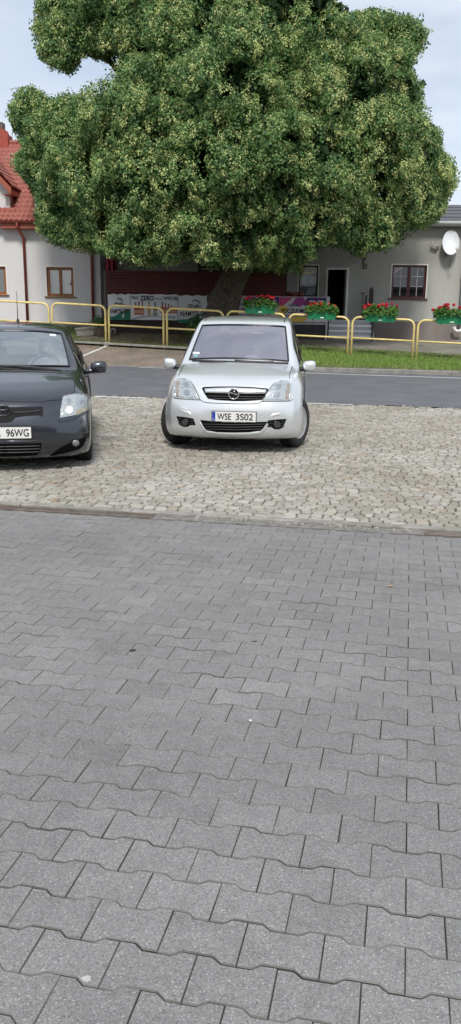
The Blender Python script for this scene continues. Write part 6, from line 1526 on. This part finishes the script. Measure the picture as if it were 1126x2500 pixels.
# doors, handles, sill line, door pillars
for ys in (1.22, 2.22, 3.05): mv.seam([(ys, .26), (ys+.01, .6), (ys+.02, .95)], 'door_gap', .004, both=True, axis='x')
mv.seam([(1.22, .26), (2.2, .25), (3.05, .27)], 'door_gap', .004, both=True, axis='x')
for ys in (2.0, 2.86):
    for sg in (1, -1): h, n = mv.cast((3, ys, .86), (-1, 0, 0)); mb = MB(); mb.box(sg*h.x-.02, sg*h.x+.02, ys-.10, ys+.10, .845, .875, .01); mb.done('door_handle', M_SILVER, mv.T)
for sg in (1, -1):
    mb = MB(); mb.prism([(2.20, .99), (2.30, .99), (2.33, 1.5), (2.25, 1.5)], .0, .01, 'x'); o = mb.done('door_pillar', M_GLOSSB, mv.T)
    for v in o.data.vertices: h, n = mv.cast((3, v.co.y, v.co.z), (-1, 0, 0)); v.co.x = sg*((h.x if h else .6)+.004+v.co.x)
# roof rails recesses and aerial, wipers, stickers
for sg in (1, -1): mv.seam([(.545, 1.85), (.54, 2.5), (.53, 3.4)], 'roof_trim', .007, M_BLKP, axis='z', both=True) if sg > 0 else None
mv.seam([(487,885),(520,886),(552,884)], 'wiper_arm', .008, M_BLKP, off=.012); mv.seam([(574,882),(600,884),(640,886),(668,886)], 'wiper_arm', .010, M_BLKP, off=.014); mv.seam([(470,881),(572,883.5),(704,888)], 'cowl_trim', .016, M_BLKP, off=.002)
mv.patch([(471,859),(488,859.5),(487,864.5),(471,864)], 'windscreen_sticker', mat('sticker_white', (.65, .68, .66), .5), .001, .002, 3)
mv.patch([(473,866),(483,866),(483,871),(473,871)], 'windscreen_sticker', mat('sticker_green', (.20, .42, .38), .5), .001, .002, 3)
ah = mv.cast((0.0, 3.3, 3), (0, 0, -1))[0]; mb = MB(); mb.tube([(0, 3.3, ah.z-.01), (0, 3.42, ah.z+.22)], .005, 6); mb.done('aerial', M_BLKP, mv.T)
# pale bundle on the dashboard
mb = MB(); mb.sph((0, 0, 0), .11, (1.0, .7, .62), 14, 10); o = tag(mb.done('paper_bundle', mat('pale_paper', (.55, .58, .60), .8, var=.25, scale=18, bump=.8, bscale=20)), 'crumpled pale bag lying on the dashboard of the silver car', 'bag'); o.matrix_world = mv.m @ Matrix.Translation((.16, 1.08, 1.06))

# ---------------------------------------------------------------- dark hatchback
SA = [(.12,.17,(.68,.24,.17),(.78,.33,.18),(.84,.44,.18),(.85,.56,.19)),
 (.03,.22,(.72,.17,.23),(.82,.30,.23),(.865,.42,.24),(.875,.54,.25)),
 (0,.36,(.73,.15,.36),(.83,.28,.37),(.87,.41,.38),(.88,.54,.38)),
 (0,.50,(.73,.17,.51),(.82,.30,.52),(.865,.45,.51),(.88,.60,.51)),
 (.03,.62,(.72,.22,.64),(.81,.35,.63),(.86,.50,.61),(.88,.68,.60)),
 (.07,.70,(.71,.30,.74),(.80,.42,.72),(.86,.58,.69),(.88,.78,.655)),
 (.14,.80,(.70,.42,.86),(.79,.54,.82),(.86,.68,.76),(.88,.87,.672)),
 (.35,.88,(.70,.60,.925),(.79,.70,.88),(.86,.80,.79),(.88,.95,.668)),
 (.65,.945,(.71,.82,.965),(.80,.88,.91),(.865,.94,.79),(.88,1.03,.645)),
 (.98,1.0,(.72,1.08,.985),(.805,1.12,.93),(.87,1.12,.76),(.88,1.12,.59)),
 (1.10,1.01,(.73,1.22,1.0),(.81,1.26,.945),(.87,1.24,.72),(.88,1.19,.50)),
 (1.52,1.26,(.665,1.62,1.22),(.81,1.5,.955),(.872,1.38,.66),(.88,1.235,.38)),
 (1.95,1.44,(.59,2.02,1.39),(.81,1.8,.965),(.872,1.55,.6),(.865,1.27,.2)),
 (2.1,1.475,(.58,2.15,1.43),(.81,2.05,.97),(.872,1.9,.6),(.865,1.75,.19)),
 (2.5,1.515,(.57,2.5,1.46),(.81,2.45,.98),(.872,2.35,.6),(.865,2.3,.19)),
 (2.95,1.505,(.56,2.95,1.45),(.80,2.85,1.0),(.87,2.8,.62),(.865,2.8,.19)),
 (3.4,1.46,(.54,3.4,1.41),(.79,3.2,1.03),(.865,3.1,.66),(.87,3.08,.2)),
 (3.75,1.40,(.53,3.7,1.35),(.78,3.5,1.05),(.86,3.2,.75),(.88,3.14,.42)),
 (3.95,1.22,(.58,3.86,1.19),(.77,3.7,1.04),(.86,3.45,.84),(.88,3.48,.685)),
 (4.08,1.0,(.64,3.98,.98),(.77,3.86,.96),(.85,3.72,.8),(.88,3.70,.62)),
 (4.15,.8,(.68,4.03,.8),(.78,3.93,.78),(.84,3.86,.68),(.88,3.82,.48)),
 (4.2,.6,(.7,4.05,.6),(.8,3.98,.58),(.84,3.93,.5),(.87,3.85,.36)),
 (4.2,.3,(.7,4.05,.3),(.78,3.98,.3),(.82,3.93,.27),(.85,3.87,.22))]
YAW_A = R(-9.5); pA = at_y(7.5, 1001, 8.30); OA = Vector((pA.x, 8.27, 0.0))
au = Car('hatchback', 'dark graphite hatchback with one headlight lit and a woman driving, cut by the left edge', 'car', OA, YAW_A, SA, M_DARKP, roles, glass('windscreen_clear', (.66, .72, .74), .32, gcol=(.90, .97, 1.0)))
HA = [(153.5,969),(166,965),(183,962),(205,961),(213,963),(217,975.6),(216,992.6),(211,1003),(192,1012),(147,1020),(148,999),(151.4,980)]
au.patch(HA, 'headlight', M_HOUS, .002, .02, 3.0, both=True)
M_LIT = mat('lit_bulb', (1.0, .86, .62), .3, emit=3.0)
disc(au, 168, 979, 9.5, 9.5, 'reflector', M_REFL, .006, both=True); disc(au, 198, 981, 12, 12, 'reflector', M_REFL, .006, both=True); disc(au, 169, 1001, 11, 11, 'reflector', M_REFL, .006, both=True)
disc(au, 168, 979, 5, 5, 'bulb_shield', M_REFD, .010, both=True); disc(au, 199, 982, 6, 6, 'bulb_shield', M_REFD, .010, both=True)
disc(au, 169, 1001, 7.5, 7.5, 'dipped_beam', M_LIT, .011, both=True, dome=.008)
au.patch([(190,1000),(212,992),(210,1002),(192,1010),(183,1012)], 'indicator', mat('indicator_amber', (.52, .42, .26), .3, metal=.3), .007, .004, 3, both=True)
au.patch(HA, 'headlight_lens', M_LENS, .016, .010, 4.0, both=True, dome=.014)
M_MESH = mat('grille_mesh', (.010, .010, .011), .85, color2=(.003, .003, .004), scale=120, bump=.6, bscale=150)
au.patch([(7.5,992),(34,993.7),(105.5,992.6),(105.5,1018),(94,1014),(60,1016.5),(38,1020),(30,1029),(18,1032),(7.5,1032.5)], 'grille', M_MESH, .002, .01, 4, both=True)
au.seam([(34,1008),(70,1006.5),(100,1003)], 'grille_bar', .007, mat('slat_dark', (.035, .036, .038), .4), both=True, off=.008)
eh, en = au.cast_px(7.5, 1001)
E1 = bpy.data.objects.new('emblem', None); C.objects.link(E1); E1.parent = au.T; E1.location = eh+Vector((0, -.03, 0)); E1.empty_display_size = .05
M_EMB = mat('emblem_dark', (.10, .105, .11), .25, metal=.8)
mb = MB(); b0 = [mb.b.verts.new((math.cos(2*math.pi*k/28)*.086, .003, math.sin(2*math.pi*k/28)*.055)) for k in range(28)]; mb.b.faces.new(b0); r_ = bmesh.ops.extrude_face_region(mb.b, geom=list(mb.b.faces))
for v in [g_ for g_ in r_['geom'] if isinstance(g_, bmesh.types.BMVert)]: v.co.y += .03
mb.done('emblem_disc', M_GLOSSB, E1)
ring_emblem(au, (0, 0, 0), .084, .054, .0055, None, None).done('emblem_ring', M_EMB, E1); ring_emblem(au, (0, -.003, .0), .026, .050, .005, None, None).done('emblem_ring', M_EMB, E1); ring_emblem(au, (0, -.001, .026), .058, .024, .005, None, None).done('emblem_ring', M_EMB, E1)
au.seam([(7.5,978.5),(21,980),(60,981.5),(107,981),(114,978),(153,976)], 'bonnet_gap', .0045, both=True)
au.seam([(182,911),(184,930),(181,961)], 'bonnet_gap', .004, both=True)
au.seam([(147,1021),(143,1031),(180,1024),(212,1006),(222,998)], 'bumper_gap', .004, both=True)
au.patch([(7.5,1083),(50,1082.5),(102,1081.6),(101,1090),(97,1104),(90,1111.5),(50,1114),(7.5,1115)], 'lower_grille', M_RECESS, .002, .01, 4, both=True)
for yy in (1089, 1096, 1103): au.seam([(8, yy+1), (50, yy+.5), (97, yy-1)], 'grille_slat', .006, mat('slat_dark2', (.04, .041, .043), .4), both=True, off=.008)
au.seam([(7.5,1077.5),(60,1077.5),(95,1076),(101,1073)], 'bumper_ridge', .010, M_DARKP, both=True, off=-.002)
au.patch([(120,1114),(135,1102),(150,1091),(180,1077),(210,1066),(213,1066),(205,1086.5),(192,1097),(153.5,1107)], 'fog_lamp_recess', M_RECESS, .002, .01, 3.5, both=True)
disc(au, 184, 1081, 10, 9.5, 'fog_lamp_ring', M_GLOSSB, .008, .008, both=True); disc(au, 184, 1081, 8, 7.5, 'fog_lamp', mat('fog_glass', (.28, .28, .28), .2, metal=.5, bump=.5, bscale=60), .014, .006, both=True, dome=.008)
au.seam([(120,1115),(155,1110),(193,1100),(207,1088),(215,1066)], 'bumper_ridge', .011, M_DARKP, both=True, off=-.003)
au.plate([(-51,1043),(75.5,1043.5),(75.5,1069.5),(-51,1070)], '', '', [('WRA', -.125, .165), ('96WG', .125, .225)])
au.liner(.77, .89, .37); au.liner(-.77, .89, .37); au.liner(.77, 3.49, .37); au.liner(-.77, 3.49, .37)
RIMA = mat('rim_grey', (.40, .40, .41), .35, metal=.7)
for x, y in ((.775, .89), (-.775, .89), (.775, 3.49), (-.775, 3.49)): au.wheel(x, y, .318, .205, R(-2) if y < 2 else 0, 5, RIMA, 'alloy')
au.mirror_pod(.985, 1.48, 1.01, .092, .09, .070, M_DARKP)
au.interior(1.50, .98, 2.30, .74, 1.50); au.underbody(4.2, .87, (.89, 3.49))
for ys in (1.42, 2.42, 3.2): au.seam([(ys, .26), (ys+.01, .6), (ys+.02, .93)], 'door_gap', .004, both=True, axis='x')
au.seam([(1.42, .26), (2.4, .25), (3.2, .27)], 'door_gap', .004, both=True, axis='x')
for ys in (2.2, 3.02):
    for sg in (1, -1): h, n = au.cast((3, ys, .85), (-1, 0, 0)); mb = MB(); mb.box(sg*h.x-.02, sg*h.x+.02, ys-.10, ys+.10, .835, .865, .01); mb.done('door_handle', M_DARKP, au.T)
for sg in (1, -1):
    mb = MB(); mb.prism([(2.40, .98), (2.50, .98), (2.54, 1.42), (2.46, 1.42)], .0, .01, 'x'); o = mb.done('door_pillar', M_GLOSSB, au.T)
    for v in o.data.vertices: h, n = au.cast((3, v.co.y, v.co.z), (-1, 0, 0)); v.co.x = sg*((h.x if h else .6)+.004+v.co.x)
au.seam([(0,896),(40,896),(90,900),(150,908)], 'wiper_arm', .012, M_BLKP, off=.014); au.seam([(-10,901),(20,903),(52,905)], 'wiper_arm', .010, M_BLKP, off=.012); au.seam([(7.5,905),(100,907),(178,911)], 'cowl_trim', .014, M_BLKP, off=.0, both=True)
ah = au.cast((0.12, 2.9, 3), (0, 0, -1))[0]
au.patch([(121,815),(137,816),(137,821),(122,820)], 'windscreen_sticker', mat('sticker_pale', (.6, .66, .66), .5), .001, .002, 3)
h, n = au.cast_px(44, 785); 
mb = MB(); mb.lathe([(.022, -.01), (.018, .02), (.007, .04)], h, 'z', 10); mb.tube([h+Vector((0, 0, .03)), h+Vector((0, .02, .38))], [.006, .003], 6); mb.done('aerial', M_BLKP, au.T)

# ---------------------------------------------------------------- the driver
def figure(name, caps, voxel, m, parent=None):
    "one continuous body: tapered capsules fused by a voxel remesh and smoothed"
    mb = MB()
    for (a, b, r0, r1) in caps:
        a, b = Vector(a), Vector(b); mb.sph(a, r0, u=14, v=10); mb.sph(b, r1, u=14, v=10)
        if (b-a).length > 1e-4: mb.cyl(a, b, r0, r1, n=14)
    me = bpy.data.meshes.new(name); mb.b.to_mesh(me); mb.b.free(); o = bpy.data.objects.new('t', me); C.objects.link(o)
    rm = o.modifiers.new('r', 'REMESH'); rm.mode = 'VOXEL'; rm.voxel_size = voxel; sm = o.modifiers.new('s', 'SMOOTH'); sm.factor = .5; sm.iterations = 4
    dg = bpy.context.evaluated_depsgraph_get(); dg.update(); m2 = bpy.data.meshes.new_from_object(o.evaluated_get(dg)); bpy.data.objects.remove(o)
    return link(name, m2, m, parent, True)
M_SKIN = mat('skin', (.52, .33, .24), .55, var=.06, scale=12); M_HAIR = mat('dark_hair', (.022, .015, .012), .5, var=.3, scale=40); M_TOP = mat('pale_top', (.46, .48, .50), .85, var=.08, scale=12)
PR = thing('person', 'woman with dark hair in a pale top holding the steering wheel of the dark hatchback', 'person', au.m @ Vector((.36, 2.22, 0)), -YAW_A)
hd = Vector((.02, -.12, 1.235))      # head centre, leaning a little forward
body = [((0, 0, .58), (0, .02, .80), .155, .13), ((0, .02, .80), (0, .0, 1.0), .13, .145), ((-.13, 0, 1.01), (.13, 0, 1.01), .075, .075), ((0, -.01, 1.04), (.012, -.07, 1.14), .052, .048),
        (hd+Vector((0, .015, .02)), hd+Vector((0, -.01, -.045)), .088, .062), (hd+Vector((0, -.03, -.085)), hd+Vector((0, -.045, -.075)), .032, .03), (hd+Vector((0, -.085, -.005)), hd+Vector((0, -.102, -.028)), .011, .015),
        (hd+Vector((-.085, .0, -.01)), hd+Vector((-.088, .01, .02)), .012, .014), (hd+Vector((.085, .0, -.01)), hd+Vector((.088, .01, .02)), .012, .014),
        ((-.19, .0, 1.0), (-.25, -.08, .78), .055, .045), ((-.25, -.08, .78), (-.17, -.36, .93), .042, .028), ((.19, .0, 1.0), (.27, -.08, .80), .055, .045), ((.27, -.08, .80), (.19, -.37, .99), .042, .028),
        ((-.09, .0, .55), (-.11, -.42, .60), .095, .07), ((.09, .0, .55), (.11, -.42, .60), .095, .07), ((-.11, -.42, .60), (-.11, -.75, .35), .062, .042), ((.11, -.42, .60), (.11, -.75, .35), .062, .042), ((-.11, -.75, .33), (-.11, -.92, .34), .038, .032), ((.11, -.75, .33), (.11, -.92, .34), .038, .032)]
for sg, w0 in ((-1, Vector((-.17, -.36, .93))), (1, Vector((.19, -.37, .99)))):
    body.append((w0, w0+Vector((-.01*sg, -.06, .035)), .028, .030))
    for q in range(4):
        a = w0+Vector(((-.03+.02*q), -.085, .045)); body.append((a, a+Vector((0, -.035, .006-.004*q)), .0095, .0088)); body.append((a+Vector((0, -.035, .006-.004*q)), a+Vector((0, -.045, -.022)), .0088, .008))
    body.append((w0+Vector((-.03*sg, -.05, .04)), w0+Vector((-.035*sg, -.085, .062)), .0105, .009))
bo = figure('body', body, .008, M_SKIN, PR)
cl = [(a, b, r0+.013, r1+.013) for a, b, r0, r1 in body[:3]]+[(body[9][0], body[9][1], .068, .058), (body[11][0], body[11][1], .068, .058)]+[(body[9][1], Vector(body[9][1]).lerp(Vector(body[10][1]), .35), .056, .050), (body[11][1], Vector(body[11][1]).lerp(Vector(body[12][1]), .35), .056, .050)]
figure('top', cl, .010, M_TOP, PR)
figure('trousers', [(a, b, r0+.012, r1+.012) for a, b, r0, r1 in body[13:17]], .012, mat('jeans_dark', (.03, .035, .06), .8), PR)
hr = [(hd+Vector((0, .035, .045)), hd+Vector((0, .045, -.02)), .098, .09), (hd+Vector((-.06, .01, .05)), hd+Vector((-.085, .035, -.09)), .045, .035), (hd+Vector((.06, .01, .05)), hd+Vector((.085, .035, -.09)), .045, .035), (hd+Vector((-.03, -.045, .085)), hd+Vector((.045, -.04, .08)), .035, .032), (hd+Vector((-.07, .04, -.09)), hd+Vector((.07, .04, -.09)), .045, .045)]
figure('hair', hr, .008, M_HAIR, PR)
for sg in (-1, 1):
    mb = MB(); mb.sph(hd+Vector((sg*.033, -.083, .012)), .010, (1.3, .6, .8)); mb.done('eye', mat('eye_dark', (.06, .045, .04), .3), PR); mb = MB(); mb.tube([hd+Vector((sg*.018, -.09, .034)), hd+Vector((sg*.034, -.09, .038)), hd+Vector((sg*.05, -.08, .032))], .0035, 6); mb.done('eyebrow', M_HAIR, PR)
mb = MB(); mb.sph(hd+Vector((0, -.088, -.058)), .014, (1.5, .6, .5)); mb.done('mouth', mat('lips', (.38, .11, .10), .5), PR)
